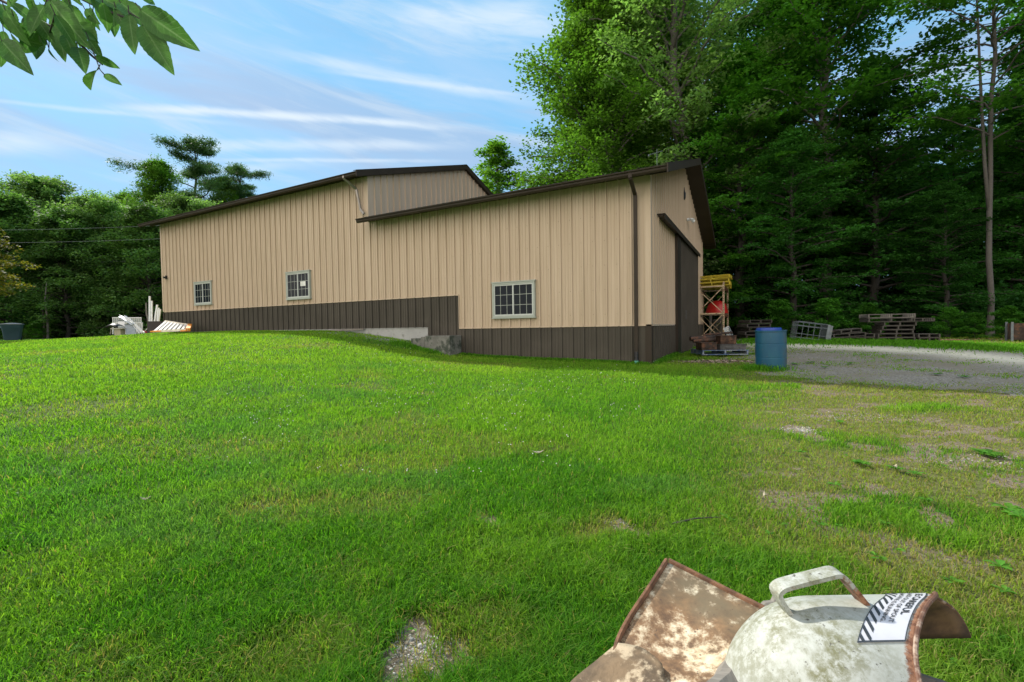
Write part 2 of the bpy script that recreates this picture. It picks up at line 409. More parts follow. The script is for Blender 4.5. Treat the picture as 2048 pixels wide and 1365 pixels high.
DRV = poly([(1476, 694), (1492, 735), (1520, 745), (1585, 752), (1700, 764), (1850, 777), (2048, 794)])
DRV = np.concatenate([DRV, np.array([[14, 3.0], [40, -6], [40, 10]]), poly([(2047, 702), (1850, 692), (1600, 685), (1490, 682)])])
TRK = poly([(1480, 689), (1600, 692), (1740, 697), (1900, 707), (2048, 722), (2300, 745)])
def drv(x, y):
    "signed: >0 inside the drive, metres"
    d = dpoly(x, y, DRV); s = np.where(inpoly(x, y, DRV), d, -d)
    return s + (vnoise(x*1.3, y*1.3, 11, 4)-.5)*2.0
STR1 = poly([(1490, 702), (1600, 706), (1760, 714), (1900, 722)]); STR2 = poly([(1580, 729), (1700, 731), (1850, 742), (2040, 756)])
def strips(x, y):
    a = np.exp(-(dpoly(x, y, STR1, False)/.42)**2) + .8*np.exp(-(dpoly(x, y, STR2, False)/.28)**2)
    a = a + .45*sstep(.50, .68, vnoise(x*1.1+4, y*2.6, 23, 4))
    return a*sstep(.25, .55, vnoise(x*1.7, y*1.7, 21, 3))*1.5
patches = []   # x, y, rx, ry, kind(0 gravel/dirt bare, 1 dry), strength
for px, py, rx, ry, kd, st in ((848, 1316, .15, .15, 0, 1.05), (905, 1345, .12, .10, 0, .8), (790, 1290, .08, .06, 0, .7), (965, 1052, .10, .12, 0, .9), (555, 1015, .40, .22, 1, .9), (1225, 1062, .30, .16, 1, 1.0), (1240, 1050, .10, .08, 0, .7),
        (1600, 862, .22, .16, 0, 1.3), (1660, 822, .55, .14, 0, .75), (1790, 845, .6, .16, 0, .75), (1960, 925, .35, .16, 0, .85), (1560, 765, .35, .3, 0, .7), (1640, 785, .5, .3, 0, .7), (1750, 1075, .2, .15, 0, .5),
        (1430, 725, .9, .45, 0, 1.3), (720, 668, 0, 0, 0, 0), (2030, 960, .3, .16, 0, .8), (420, 900, 1.2, .4, 1, .35), (960, 1280, .3, .2, 1, .5), (740, 1010, .5, .2, 1, .5), (150, 820, .8, .6, 1, .5)):
    if rx: g = G(px, py); patches.append((g[0], g[1], rx, ry, kd, st))
def bare(x, y):
    b = np.zeros(x.shape); dr = np.zeros(x.shape)
    wx = x+(vnoise(x*5, y*5, 31, 3)-.5)*.45; wy = y+(vnoise(x*5, y*5, 41, 3)-.5)*.45
    for cx, cy, rx, ry, kd, st in patches:
        q = st*np.exp(-(((wx-cx)/rx)**2+((wy-cy)/ry)**2)**1.5)
        if kd == 0: b = np.maximum(b, q)
        else: dr = np.maximum(dr, q)
    az = np.arctan2(x, y); r = np.hypot(x, y)
    right = sstep(.30, .62, az)*sstep(1.6, 3.4, r)
    dr = np.maximum(dr, right*sstep(.32, .6, vnoise(x*.9, y*1.3, 51, 4)))
    b = np.maximum(b, right*sstep(.50, .68, vnoise(x*2.6, y*4.2, 61, 4))*.8*sstep(2.6, 4, r))
    dr = np.maximum(dr, .45*sstep(.60, .74, vnoise(x*.7+3, y*.9, 71, 4)))
    return np.clip(b, 0, 1), np.clip(dr, 0, 1)
def barnin(x, y, m=0.0):
    s = x*LL[0]+y*LL[1]; t = x*NN[0]+y*NN[1]-D
    return (s > 2.3-m) & (s < 24.5+m) & (t > -m) & (t < 11.2+m)
# ground sheet: polar grid round the camera
rr = np.concatenate([[0], np.geomspace(.35, 60, 330), np.geomspace(64, 900, 24)])
front = np.linspace(-1.15, 1.15, 420); back = np.linspace(1.15, 2*PI-1.15, 60)[1:-1]; aa = np.concatenate([front, back]); na = len(aa)
gx = (rr[:, None]*np.sin(aa)[None]); gy = (rr[:, None]*np.cos(aa)[None]); gzv = T(gx.ravel(), gy.ravel()).reshape(gx.shape)
V = np.stack([gx, gy, gzv], -1).reshape(-1, 3)
ii, jj = np.meshgrid(np.arange(len(rr)-1), np.arange(na), indexing='ij'); ii = ii.ravel(); jj = jj.ravel(); j2 = (jj+1) % na
Q = np.stack([ii*na+jj, (ii+1)*na+jj, (ii+1)*na+j2, ii*na+j2], -1)
bb, dd = bare(V[:, 0], V[:, 1])
tint = np.stack([bb, dd, np.clip(drv(V[:, 0], V[:, 1])*2, 0, 1), np.ones(len(V))], -1)
def soilm():
    m = NT('lawn_soil'); a = m.n('Attribute', attribute_name='tint'); sp = m.n('SeparateColor'); m.link(a.outputs['Color'], sp.inputs[0])
    n1 = m.noise(38, 6, .7); n2 = m.noise(2.2, 4); n3 = m.noise(9, 4)
    g = m.mix(m.ramp(n1, .35, .65), (.014, .045, .005), (.05, .13, .010)); g = m.mix(m.ramp(n2, .4, .7), g, (.06, .12, .014))
    dry = m.mix(m.ramp(n1, .3, .7), (.09, .08, .03), (.22, .19, .09))
    dirt = m.mix(m.ramp(n1, .35, .7), (.11, .085, .06), (.26, .22, .16)); dirt = m.mix(m.ramp(n3, .5, .7), dirt, (.16, .125, .08))
    c = m.mix(m.math('MULTIPLY', sp.outputs[1], .7), g, dry)
    c = m.mix(m.ramp(m.math('ADD', sp.outputs[0], m.math('MULTIPLY', m.math('SUBTRACT', n3, .5), .5)), .3, .62), c, dirt)
    m.set(c, .95, 0, .15); m.bump(n1, .6, .02); return m.mat
SOIL = soilm()
g = linkmesh('ground', fastmesh('ground', V, Q.ravel(), np.arange(len(Q))*4, [SOIL], tint, True)); tag(g, kind='structure')
def gravelm():
    m = NT('drive_gravel')
    vo = m.n('TexVoronoi'); vo.inputs['Scale'].default_value = 42; m.link(m.coord(), vo.inputs[0])
    n2 = m.noise(1.1, 5, .6); n3 = m.noise(14, 5, .7)
    c = m.mix(m.ramp(vo.outputs['Distance'], .1, .7), (.25, .225, .185), (.14, .125, .10))
    sv = m.n('SeparateColor'); m.link(vo.outputs['Color'], sv.inputs[0])
    c = m.mix(m.ramp(sv.outputs[0], .2, .95, 0, .55), c, (.42, .40, .36)); c = m.mix(m.ramp(n2, .42, .68), c, (.21, .185, .14))
    c = m.mix(m.ramp(n3, .55, .72), c, (.30, .275, .225)); at = m.n('Attribute', attribute_name='tint'); sp = m.n('SeparateColor'); m.link(at.outputs['Color'], sp.inputs[0]); c = m.mix(m.math('MULTIPLY', sp.outputs[0], m.ramp(n3, .25, .5)), c, (.66, .61, .48)); m.set(c, .95, 0, .2); m.bump(vo.outputs['Distance'], .5, .015); return m.mat
GRAV = gravelm()
cen = V[Q].mean(1); sel = (drv(cen[:, 0], cen[:, 1]) > -.25) & (np.hypot(cen[:, 0], cen[:, 1]) < 45)
Qs = Q[sel]; uq, inv = np.unique(Qs.ravel(), return_inverse=True); Vd = V[uq].copy(); Vd[:, 2] += .006
g = linkmesh('gravel_drive', fastmesh('gravel_drive', Vd, inv, np.arange(len(Qs))*4, [GRAV], np.stack([np.exp(-(dpoly(Vd[:, 0], Vd[:, 1], TRK, False)/.75)**2), Vd[:, 0]*0, Vd[:, 0]*0, Vd[:, 0]*0+1], -1), True)); tag(g, kind='structure')

# ------------------------------------------------------------------ pole barn
S0, S1, S2 = 2.30, 11.35, 24.50      # right corner, step, left corner (along the wall)
TB, RT_ = 11.2, 5.66                 # depth of the barn, ridge
HL, HU = 3.56, 5.06
SL = (5.41-3.56)/5.66
WB = B(S0, 0, -.9)
barn = thing('pole_barn', 'tan ribbed steel barn with dark brown base and roof, stepped in two heights', 'barn', WB)
def bp(name, mb, mat, parent=None, **k): return part(name, mb, mat, parent or barn, **k)
def ribs(s0, s1, sp=.305, major=.042, wid=.024, minor=True, ph=0.0):
    "profile of (s, out)"
    pts = [(s0, 0)]; k = math.ceil((s0-ph)/sp+.1)
    while True:
        c = ph+k*sp
        if c > s1-.05: break
        if c > s0+.05:
            pts += [(c-wid, 0), (c-wid*.85, major), (c+wid*.6, major), (c+wid, 0)]
            if minor:
                for q in (.36, .64):
                    cc = c+sp*q
                    if cc+.02 < s1: pts += [(cc-.013, 0), (cc-.010, .010), (cc+.006, .010), (cc+.015, 0)]
        k += 1
    pts.append((s1, 0)); return pts
def front_panel(mb, s0, s1, zb, zt, off=0.0, fn=None, **k):
    fn = fn or (lambda s, o, h: B(s, -o-off, h))
    P = ribs(s0, s1, **k); zt = zt if callable(zt) else (lambda s, q=zt: q); zb_ = zb if callable(zb) else (lambda s, q=zb: q)
    extra = []
    for i in range(len(P)):  extra.append(P[i])
    mb.grid([[fn(s, o, zb_(s)) for s, o in extra], [fn(s, o, zt(s)) for s, o in extra]])
# tan wall: right part low, left part above +1.0
m = MB(); front_panel(m, S0+.12, 7.8, .03, HL); front_panel(m, 7.8, S1, 1.0, HL); front_panel(m, S1, S2-.10, 1.0, HU)
for k in range(8, 80):
    s_ = k*.305+.05
    for h in np.arange(.30, HU-.1, .61):
        if S0+.2 < s_ < S2-.2 and h < (HL if s_ < S1 else HU)-.08 and h > (.08 if s_ < 7.8 else 1.05): m.box((s_-.007, -.006, h-.007), (s_+.007, 0, h+.007), B, mi=1)
bp('wall', m, [TAN, SCREW])
m = MB()
gfn = lambda t, o, h: B(S0-o, t, h)
gz_ = lambda t: HL + SL*(RT_-abs(t-RT_))*1.0
front_panel(m, .12, RT_, .03, gz_, fn=gfn, sp=.305); front_panel(m, RT_, TB, .03, gz_, fn=gfn, sp=.305)
bp('gable_wall', m, TAN)
m = MB()
ufn = lambda t, o, h: B(S1-o, t, h)
uz = lambda t: HU + SL*(RT_-abs(t-RT_))
lz = lambda t: HL + SL*(RT_-abs(t-RT_))-.2
front_panel(m, .0, RT_, lz, uz, fn=ufn, minor=False); front_panel(m, RT_, TB, lz, uz, fn=ufn, minor=False)
bp('upper_gable_wall', m, TAN)
m = MB(); m.grid([[B(S2, t, -1), B(S2, t, uz(t))] for t in (0, RT_, TB)]); m.grid([[B(s, TB, -1), B(s, TB, HL if s < S1 else HU)] for s in (S0, S1, S1+.001, S2)])
bp('rear_wall', m, TAN)
m = MB(); front_panel(m, S0+.12, 7.8, -1.15, .0, off=.002); front_panel(m, 7.8, 8.97, -1.1, .98, off=.002); front_panel(m, 8.97, S2-.1, .055, .98, off=.002)
front_panel(m, .12, TB, -.87, .0, fn=lambda t, o, h: B(S0-o-.002, t, h)); bp('wainscot', m, BRN)
m = MB()   # tan ledge trim between the colours
m.box((S0+.1, -.030, -.005), (7.8, 0, .03), B); m.box((7.8, -.030, .975), (S2-.1, 0, 1.01), B); m.box((7.785, -.028, .03), (7.805, 0, .975), B)
m.box((S0-.030, .1, -.005), (S0, 3.4, .03), B); bp('ledge_trim', m, TAN)
m = MB()
m.box((S0-.026, -.028, .03), (S0+.12, 0.0, HL-.005), B); m.box((S0-.027, -.0, .03), (S0, .13, HL), B)
bp('corner_trim', m, TAN); m = MB(); m.box((S2-.1, -.026, 1.01), (S2+.02, 0, HU), B); bp('corner_trim', m, TAN)
m = MB(); m.box((S0-.028, -.030, -1.1), (S0+.12, 0, -.006), B); m.box((S0-.029, 0, -1.1), (S0, .13, -.006), B); bp('base_corner_trim', m, TRIM); m = MB(); m.box((S2-.1, -.028, -.2), (S2+.02, 0, .974), B)
bp('base_corner_trim', m, TRIM)
m = MB(); m.box((8.975, -.012, -1.0), (16, .02, .052), B); m.box((8.96, -.03, .04), (S2, -.0, .056), B); bp('foundation', m, CONC)
m = MB(); m.box((S0-.035, .14, -1.2), (S0-.004, 3.35, -.86), B); bp('foundation', m, CONC)
m = MB(); m.beam(B(11.6, -.09, .03), B(13.3, -.09, .01), .04, .06); bp('base_board', m, GREYWOOD)
# roofs
OV, RO = .46, .50
def roofpart(s0, s1, he, s_in=None):
    h0 = he+.16-OV*SL
    P = []
    prof = ribs(s0, s1, .305, .022, .03, False)
    for sgn in (0, 1):
        rows = []
        for s, o in prof:
            if sgn == 0: rows.append([B(s, -OV-.06, h0-.02+o), B(s, RT_, he+.16+RT_*SL+o)])
            else: rows.append([B(s, RT_, he+.16+RT_*SL+o), B(s, TB+OV, h0+o)])
        P.append(rows)
    m = MB(); m.grid(P[0]); m.grid(P[1]); r = bp('roof', m, ROOFM)
    m = MB()
    for sg in (0, 1):
        tt = (-.20, .0) if sg == 0 else (0, .20)
        rows = [[B(s, RT_+t, he+.20+RT_*SL-abs(t)*SL) for s in (s0-.01, s1+.01)] for t in tt]; m.grid(rows)
    bp('ridge_cap', m, TRIM, r, solid=.01)
    # soffit + fascia front/back
    m = MB(); m.box((s0, TB, he-.005), (s1, TB+OV, he), B); bp('soffit', m, TRIM); m = MB(); m.box((s0, -OV, he-.005), (s1, -.0, he+.0), B)
    k = s0
    while k < s1: m.box((k, -OV, he-.011), (k+.012, -.02, he-.006), B); k += .305
    bp('soffit', m, TRIM)
    m = MB(); m.box((s0, -OV-.02, he-.02), (s1, -OV, h0-.03), B); bp('fascia', m, TRIM); m = MB(); m.box((s0, TB+OV, he-.02), (s1, TB+OV+.02, h0-.01), B); bp('fascia', m, TRIM)
    # gutter: K profile swept along s
    pr = [(-OV-.022, h0-.045), (-OV-.022, h0-.15), (-OV-.075, h0-.15), (-OV-.10, h0-.115), (-OV-.105, h0-.075), (-OV-.135, h0-.06), (-OV-.14, h0-.035), (-OV-.125, h0-.03)]
    m = MB(); m.grid([[B(s, t, h) for t, h in pr] for s in (s0+.0, s1)])
    for s in (s0, s1): m.add([B(s, t, h) for t, h in pr], [tuple(range(len(pr)))])
    bp('gutter', m, TRIM, r)
    return r, h0
roofpart(S0-RO, S1-.03, HL); roofpart(S1-RO*.25, S2+.75, HU)
def rake(sA, he, right=True, back=True):
    "sloping rake fascia + soffit at a gable end; sA outer edge"
    m = MB(); so_ = MB()
    for sg in (0, 1):
        t0, t1 = (-OV-.15, RT_) if sg == 0 else (RT_, TB+OV)
        z = lambda t: he+.185+SL*(RT_-abs(t-RT_))
        v = [B(sA-.025, t0, z(t0)+.012), B(sA-.025, t1, z(t1)+.012), B(sA-.025, t1, z(t1)-.19), B(sA-.025, t0, z(t0)-.19)]
        v2 = [p+LL*.028 for p in v]
        m.add(v+v2, [(0,1,2,3),(7,6,5,4),(0,4,5,1),(1,5,6,2),(2,6,7,3),(3,7,4,0)])
        v = [B(sA-.03, t0, z(t0)+.018), B(sA-.03, t1, z(t1)+.018), B(sA+.12, t1, z(t1)+.018), B(sA+.12, t0, z(t0)+.018)]; v2 = [p-np.array([0, 0, .014]) for p in v]
        m.add(v+v2, [(0,1,2,3),(7,6,5,4),(0,4,5,1),(1,5,6,2),(2,6,7,3),(3,7,4,0)])
    bp('rake_fascia', m, TRIM)
def rsoffit(s0, s1, he):
    m = MB()
    for t0, t1 in ((-OV, RT_), (RT_, TB+OV)):
        z = lambda t: he+.0+SL*(RT_-abs(t-RT_))
        v = [B(s0, t0, z(t0)), B(s1, t0, z(t0)), B(s1, t1, z(t1)), B(s0, t1, z(t1))]; v2 = [p+np.array([0, 0, .01]) for p in v]
        m.add(v+v2, [(0,1,2,3),(7,6,5,4),(0,4,5,1),(1,5,6,2),(2,6,7,3),(3,7,4,0)])
    bp('rake_soffit', m, TRIM)
rake(S0-RO, HL); rake(S1-RO*.25, HU); rsoffit(S0-RO, S0-.022, HL-.008); rsoffit(S1-RO*.25, S1-.02, HU-.008)
# windows
def window(s0, s1, h0, h1, cols, rows, paper=False):
    w = MB(); f = .055
    for a, b in (((s0, -.088, h0), (s1, -.0, h0+f)), ((s0, -.088, h1-f), (s1, 0, h1)), ((s0, -.088, h0+f), (s0+f, 0, h1-f)), ((s1-f, -.088, h0+f), (s1, 0, h1-f))): w.box(a, b, B)
    fr = bp('window', w, VINYL, bevel=.006)
    m = MB(); m.box((s0-.02, -.102, h1), (s1+.02, 0, h1+.03), B); bp('drip_cap', m, VINYL, fr); m = MB(); m.box((s0-.02, -.100, h0-.03), (s1+.02, 0, h0), B); bp('sill', m, VINYL, fr)
    mid = (s0+s1)/2; i0, i1, j0, j1 = s0+f, s1-f, h0+f, h1-f
    m = MB(); g_ = .028
    for a, b, dp in ((i0, mid+.02, -.080), (mid-.02, i1, -.074)):
        m.box((a, dp, j0), (b, dp+.02, j0+g_), B); m.box((a, dp, j1-g_), (b, dp+.02, j1), B); m.box((a, dp, j0+g_), (a+g_, dp+.02, j1-g_), B); m.box((b-g_, dp, j0+g_), (b, dp+.02, j1-g_), B)
    bp('sash', m, SASH, fr)
    m = MB(); m.box((i0, -.056, j0), (i1, -.049, j1), B); bp('pane', m, GLASS, fr)
    m = MB()
    for a, b in ((i0, mid), (mid, i1)):
        for c in range(1, cols): x = a+(b-a)*c/cols; m.box((x-.006, -.061, j0), (x+.006, -.0565, j1), B)
        for r in range(1, rows): z = j0+(j1-j0)*r/rows; m.box((a, -.0605, z-.006), (b, -.0566, z+.006), B)
    bp('muntins', m, VINYL, fr)
    if paper:
        m = MB(); m.box((s0+.24, -.063, h0+.45), (s0+.52, -.0615, h0+.62), B); bp('paper_notice', m, PAPER, fr)
window(5.30, 6.62, .29, 1.25, 3, 3); window(14.22, 15.53, 1.19, 2.17, 3, 3, True); window(20.42, 21.74, 1.22, 2.18, 3, 3)
# sliding door with its track
m = MB(); fnr = lambda t, o, h: B(S0-.09-o, t, h)
front_panel(m, 3.95, 8.45, -.86, 2.74, fn=fnr, sp=.305, minor=True); d_ = bp('sliding_door', m, BRN)
m = MB(); m.box((S0-.12, 3.35, -.86), (S0-.03, 3.95, 2.74), B); m.box((S0-.12, 8.45, -.86), (S0-.03, 8.52, 2.74), B); m.box((S0-.125, 3.34, -.88), (S0-.03, 8.53, -.855), B); bp('door_frame', m, TRIM, d_)
m = MB(); m.beam(B(S0-.11, 5.1, .2), B(S0-.11, 5.1, .5), .03, .03); bp('handle', m, BLACK, d_)
m = MB(); m.box((S0-.20, .85, 2.79), (S0-.0, 8.6, 2.815), B); m.box((S0-.20, .85, 2.68), (S0-.18, 8.6, 2.79), B); m.box((S0-.16, .86, 2.74), (S0-.03, 8.59, 2.788), B); bp('door_track', m, TRIM)
# downspouts
def dspout(pts, w=.085, d=.06):
    m = MB()
    for a, b in zip(pts[:-1], pts[1:]): m.beam(a, b, w, d, up=tuple(NN))
    return m
sx = 2.62
m = MB(); m.tube([B(sx, -OV-.08, HL-.05), B(sx, -OV-.08, HL-.16), B(sx, -.10, HL-.42), B(sx, -.065, HL-.55), B(sx, -.065, -.72)], [.045]*5, 8)
dsp = bp('downspout', dspout([B(sx, -OV-.08, HL-.02), B(sx, -OV-.08, HL-.18), B(sx, -.075, HL-.45), B(sx, -.075, -.66)]), TRIM, bevel=.008)
m = MB(); z = -.62
pts = []; rs = []
for i in range(13): pts.append(B(sx, -.075, -.62-.018*i)); rs.append(.052 if i % 2 else .046)
m.tube(pts, rs, 14); bp('drain_hose', m, BLACK, dsp, smooth=False)
m = MB(); m.tube([B(sx, -.075, -.835), B(sx, -.075, -1.0)], .055, 14); bp('drain_pipe', m, simple('teal_pipe', (.10, .33, .26), .5), dsp, smooth=True)
SLV = simple('downspout_silver', (.28, .25, .22), .3, .5, .15, 4)
bp('downspout', dspout([B(11.85, -OV-.08, HU-.02), B(11.85, -OV-.08, HU-.14), B(11.70, -.16, HU-.42), B(11.62, -.09, HU-1.0), B(11.62, -.09, HU-1.05), B(11.38, -.16, HU-1.27)], .075, .055), SLV, bevel=.008)
# lamp, vent hook, camera, antenna
m = MB(); lp = B(S0-.03, 6.1, 3.70)
m.lathe((0, 0, 0), [(0, 0)], 4) if False else None
m.tube([lp, lp-LL*.07], .055, 12)
for dy in (-.12, .12): m.tube([lp-LL*.06, lp-LL*.12+NN*dy-np.array([0, 0, .02])], .014, 6); m.tube([lp-LL*.12+NN*dy-np.array([0, 0, .0]), lp-LL*.22+NN*dy*1.3-np.array([0, 0, .07])], [.03, .062], 12)
bp('floodlight', m, WHITE, smooth=True)
m = MB(); q = B(S0-.04, 5.4, 4.45)
m.tube([q+np.array([0, 0, .2]), q+np.array([0, 0, .07]), q, q-np.array([0, 0, .16]), q-np.array([0, 0, .22])], [.01, .02, .05, .045, .008], 8); bp('wire_insulator', m, BLACK, smooth=True)
m = MB(); q = B(24.1, -.05, 2.57); m.box((24.06, -.06, 2.50), (24.14, 0, 2.66), B); m.beam(q, q-NN*.12+LL*-.10, .05, .05); m.beam(q-NN*.10-LL*.05, q-NN*.14-LL*.20+np.array([0, 0, -.02]), .08, .08); bp('security_camera', m, BLACK)
m = MB(); q = B(3.2, RT_, 5.6)
m.tube([q, q+np.array([0, 0, .6])], .007, 6); m.tube([q+np.array([0, 0, .45])+LL*.25, q+np.array([0, 0, .5])-LL*.2], .008, 5); m.tube([q+np.array([0, 0, .55])+NN*.2, q+np.array([0, 0, .4])-NN*.2], .008, 5); m.tube([q+np.array([0, 0, .42])+LL*.26, q+np.array([0, 0, .42])+LL*.30], .04, 6)
bp('weather_vane', m, GALV)
# ------------------------------------------------------------------ objects round the barn
def copy_tree(o, parent=None):
    c = o.copy(); COL.objects.link(c); c.parent = parent
    for ch in list(o.children): copy_tree(ch, c)
    return c
# hollow concrete block frame at the step
q = B(8.3, -.5, 0); t = thing('concrete_planter', 'old stained concrete box full of soil against the brown barn base', 'planter', (q[0], q[1], gz(q[0], q[1])))
m = MB(); zt = -.19
def cb(s, t_, h): return B(s, t_, h)
m.box((7.72, -.62, -1.1), (8.62, -.50, zt), cb); m.box((7.72, -.50, -1.1), (7.84, -.03, zt), cb); m.box((8.62, -.62, -1.1), (8.76, -.03, zt-.03), cb); m.box((8.76, -.60, -1.0), (9.15, -.50, zt-.07), cb); m.box((7.84, -.12, -1.1), (8.62, -.03, zt-.01), cb)
part('box_wall', m, OLDC, t, bevel=.02)
m = MB(); rows = []
for i in range(7):
    rows.append([B(7.84+.78*j/8, -.50+.38*i/6, zt-.10+.10*math.sin(PI*i/6)*math.sin(PI*j/8)+random.Random(i*9+j).uniform(-.02, .02)) for j in range(9)])
m.grid(rows); part('soil', m, simple('planter_soil', (.10, .085, .065), .95, 0, .4, 20, bump=.6, bscale=50), t)
# blue barrel
q = W(1542, 739, 10.1); gzq = gz(q[0], q[1]); t = thing('plastic_barrel', 'blue plastic drum with faded grime, bright blue lid, standing at the gravel edge', 'barrel', (q[0], q[1], gzq-.02))
prof = [(.0, 0), (.275, 0), (.295, .02), (.300, .10), (.303, .28), (.300, .285), (.300, .300), (.303, .305), (.304, .44), (.303, .585), (.299, .59), (.299, .605), (.303, .61), (.300, .80), (.297, .845), (.312, .852), (.312, .875), (.297, .88), (.285, .875), (.28, .84), (0, .84)]
m = MB(); m.lathe((0, 0, 0), prof, 48); part('drum_body', m, BARREL, t, smooth=True, local=True, sharp=30)
m = MB(); m.lathe((-.03, .02, 0), [(.20, .845), (.245, .85), (.25, .905), (.24, .93), (.20, .925), (0, .92)], 40); part('lid', m, BLUELID, t, smooth=True, local=True, sharp=30)
t.scale = (1, 1, 1); t.rotation_euler = (rad(.5), rad(-1.2), rad(15))
# blue pallet with scrap iron
def slat_pallet(t, L_, Wd, mat, n=7, boards=2, h=.13, cross=3, seed=0, name='deck_board', gap=True):
    R = random.Random(seed)
    for k in range(n):
        y = -Wd/2+.05+(Wd-.1)*k/(n-1); m = MB(); m.beam((-L_/2+R.uniform(-.01, .01), y, h-.009), (L_/2+R.uniform(-.01, .01), y+R.uniform(-.008, .008), h-.009), .085, .018)
        part(name, m, mat, t, local=True)
    for k in range(cross):
        x = -L_/2+.025+(L_-.05)*k/(cross-1); m = MB(); m.beam((x, -Wd/2, h/2), (x, Wd/2, h/2), .04, h-.038); part('stringer', m, mat, t, local=True)
    for k in range(3):
        y = -Wd/2+.05+(Wd-.1)*k/2; m = MB(); m.beam((-L_/2, y, .009), (L_/2, y, .009), .085, .018); part('bottom_board', m, mat, t, local=True)
    return t
q = W(1437, 712, 13.0); z0 = gz(q[0], q[1]); PB = q
BLUEP = simple('blue_pallet_paint', (.07, .12, .22), .6, 0, .2, 6, (.25, .27, .30), 5, .45, .6)
t = thing('pallet', 'pale blue plastic pallet carrying the rusty scrap iron', 'pallet', (q[0], q[1], z0+.06), None, (0, 0, rad(-4)))
slat_pallet(t, 1.22, 1.0, BLUEP, 9)
def onp(x, y, z=0): c, s = math.cos(rad(-4)), math.sin(rad(-4)); return np.array([PB[0]+x*c-y*s, PB[1]+x*s+y*c, z0+.06+.132+z])
def boxparts(name, label, cat, c, sz, rz, mat, extra=None, tilt=0):
    t = thing(name, label, cat, c, None, (tilt, 0, rz)); x, y, z = sz; w = .012
    m = MB(); m.box((-x/2, -y/2, 0), (x/2, y/2, w)); m.box((-x/2, -y/2, w), (x/2, -y/2+w, z)); m.box((-x/2, y/2-w, w), (x/2, y/2, z)); m.box((-x/2, -y/2+w, w), (-x/2+w, y/2-w, z)); m.box((x/2-w, -y/2+w, w), (x/2, y/2-w, z))
    part('shell', m, mat, t, local=True, bevel=.004)
    m = MB(); m.box((-x/2-.012, -y/2-.012, z), (x/2+.012, y/2+.012, z+.018)); part('top_plate', m, mat, t, local=True, bevel=.004)
    m = MB(); m.box((-x*.3, -y/2-.012, z*.3), (x*.12, -y/2-.001, z*.75)); m.tube([(x*.25, -y/2-.0, z*.5), (x*.25, -y/2-.03, z*.5)], .02, 8); part('door', m, mat, t, local=True)
    return t
boxparts('iron_box', 'low dark iron box at the left end of the blue pallet', 'metal box', onp(-.42, -.25), (.42, .4, .19), 0, RUSTD)
boxparts('iron_box', 'long grey-brown iron trough lying on the right half of the blue pallet', 'metal box', onp(.22, -.28), (.72, .3, .13), .03, simple('grey_iron', (.09, .085, .08), .7, .2, .4, 8, bump=.3))
boxparts('cast_stove', 'square rusty stove block standing on the iron trough', 'stove', onp(.12, -.22, .153), (.42, .34, .22), -.05, simple('stove_iron', (.055, .027, .015), .8, .1, .5, 9, (.16, .08, .04), 7, .5, .7, .4, 60))
for i, (a, b, r, lb) in enumerate((((-.75, .1, .30), (.15, .2, .34), .07, 'dark fat pipe lying across the back of the scrap heap'), ((-.70, -.02, .24), (-.1, -.05, .27), .055, 'short dark pipe in front of the fat pipe on the scrap heap'), ((-.3, .35, .40), (.5, .3, .46), .03, 'thin rusty bar on top of the scrap heap'))):
    p0 = onp(*a); p1 = onp(*b); m = MB(); m.tube([p0, p1], r, 14, cap=False); t = thing('iron_pipe', lb, 'pipe', p0); part('pipe_body', m, RUSTD, t, solid=.01)
    m = MB(); dv = (p1-p0)/np.linalg.norm(p1-p0); m.tube([p1-dv*.04, p1], r*1.25, 14); part('flange', m, RUSTD, t)
m = MB(); m.beam(onp(.60, .35, .0), onp(.38, .45, .62), .18, .012, up=(0, 1, 0)); t = thing('clear_panel', 'narrow clear plastic panel leaning on the right end of the scrap heap', 'panel', onp(.5, .4, 0)); part('sheet', m, CLEAR, t)
m = MB(); m.beam(onp(.675, .32, .0), onp(.455, .42, .62), .016, .03, up=(0, 1, 0)); part('edge_strip', m, GALV, t)
# pallet rack
RB = W(1447.5, 692, 19.2); RZ = gz(RB[0], RB[1])
def Rk(a, b, h): return RB*np.array([1, 1, 0]) + LL*a + NN*b + np.array([0, 0, RZ+h])
rack = thing('pallet_rack', 'worn cream steel pallet rack with crossed braces behind the sliding door end', 'rack', Rk(0, 0, 0))
RH = 2.62
for b in (0, 2.75):
    for a in (0, 1.07):
        m = MB(); m.beam(Rk(a, b, 0), Rk(a, b, RH), .075, .07, up=tuple(LL)); 
        for k in range(26): m.box((-.012, -.04, .1+k*.095), (.012, -.0365, .13+k*.095), fn=lambda x, y, z, a=a, b=b: Rk(a+x, b+y, z), mi=1)
        part('post', m, [RACKM, BLACK], rack)
    m = MB()
    for h0, h1 in ((.12, 1.30), (1.30, 2.42)):
        m.beam(Rk(0, b-.015, h0), Rk(1.07, b-.015, h1), .035, .03, up=tuple(NN)); m.beam(Rk(1.07, b+.02, h0), Rk(0, b+.02, h1), .035, .03, up=tuple(NN))
    part('cross_brace', m, RACKM, rack)
    for h in (.08, 1.30, 2.44):
        m = MB(); m.beam(Rk(0.04, b, h), Rk(1.03, b, h), .04, .06, up=(0, 0, 1)); part('tie_bar', m, RACKM, rack)
for h in (1.24, 2.40):
    for a in (0, 1.07):
        m = MB(); m.beam(Rk(a, .03, h), Rk(a, 2.72, h), .05, .12); part('shelf_beam', m, RACKO, rack)
m = MB()
for k in range(14): m.beam(Rk(-.0, .12+k*.19, 1.31), Rk(1.07, .12+k*.19, 1.31), .10, .02)
part('shelf_deck', m, GREYWOOD, rack)
ordw = ('lowest', 'middle', 'topmost')
azr = math.atan2(LL[1], LL[0])
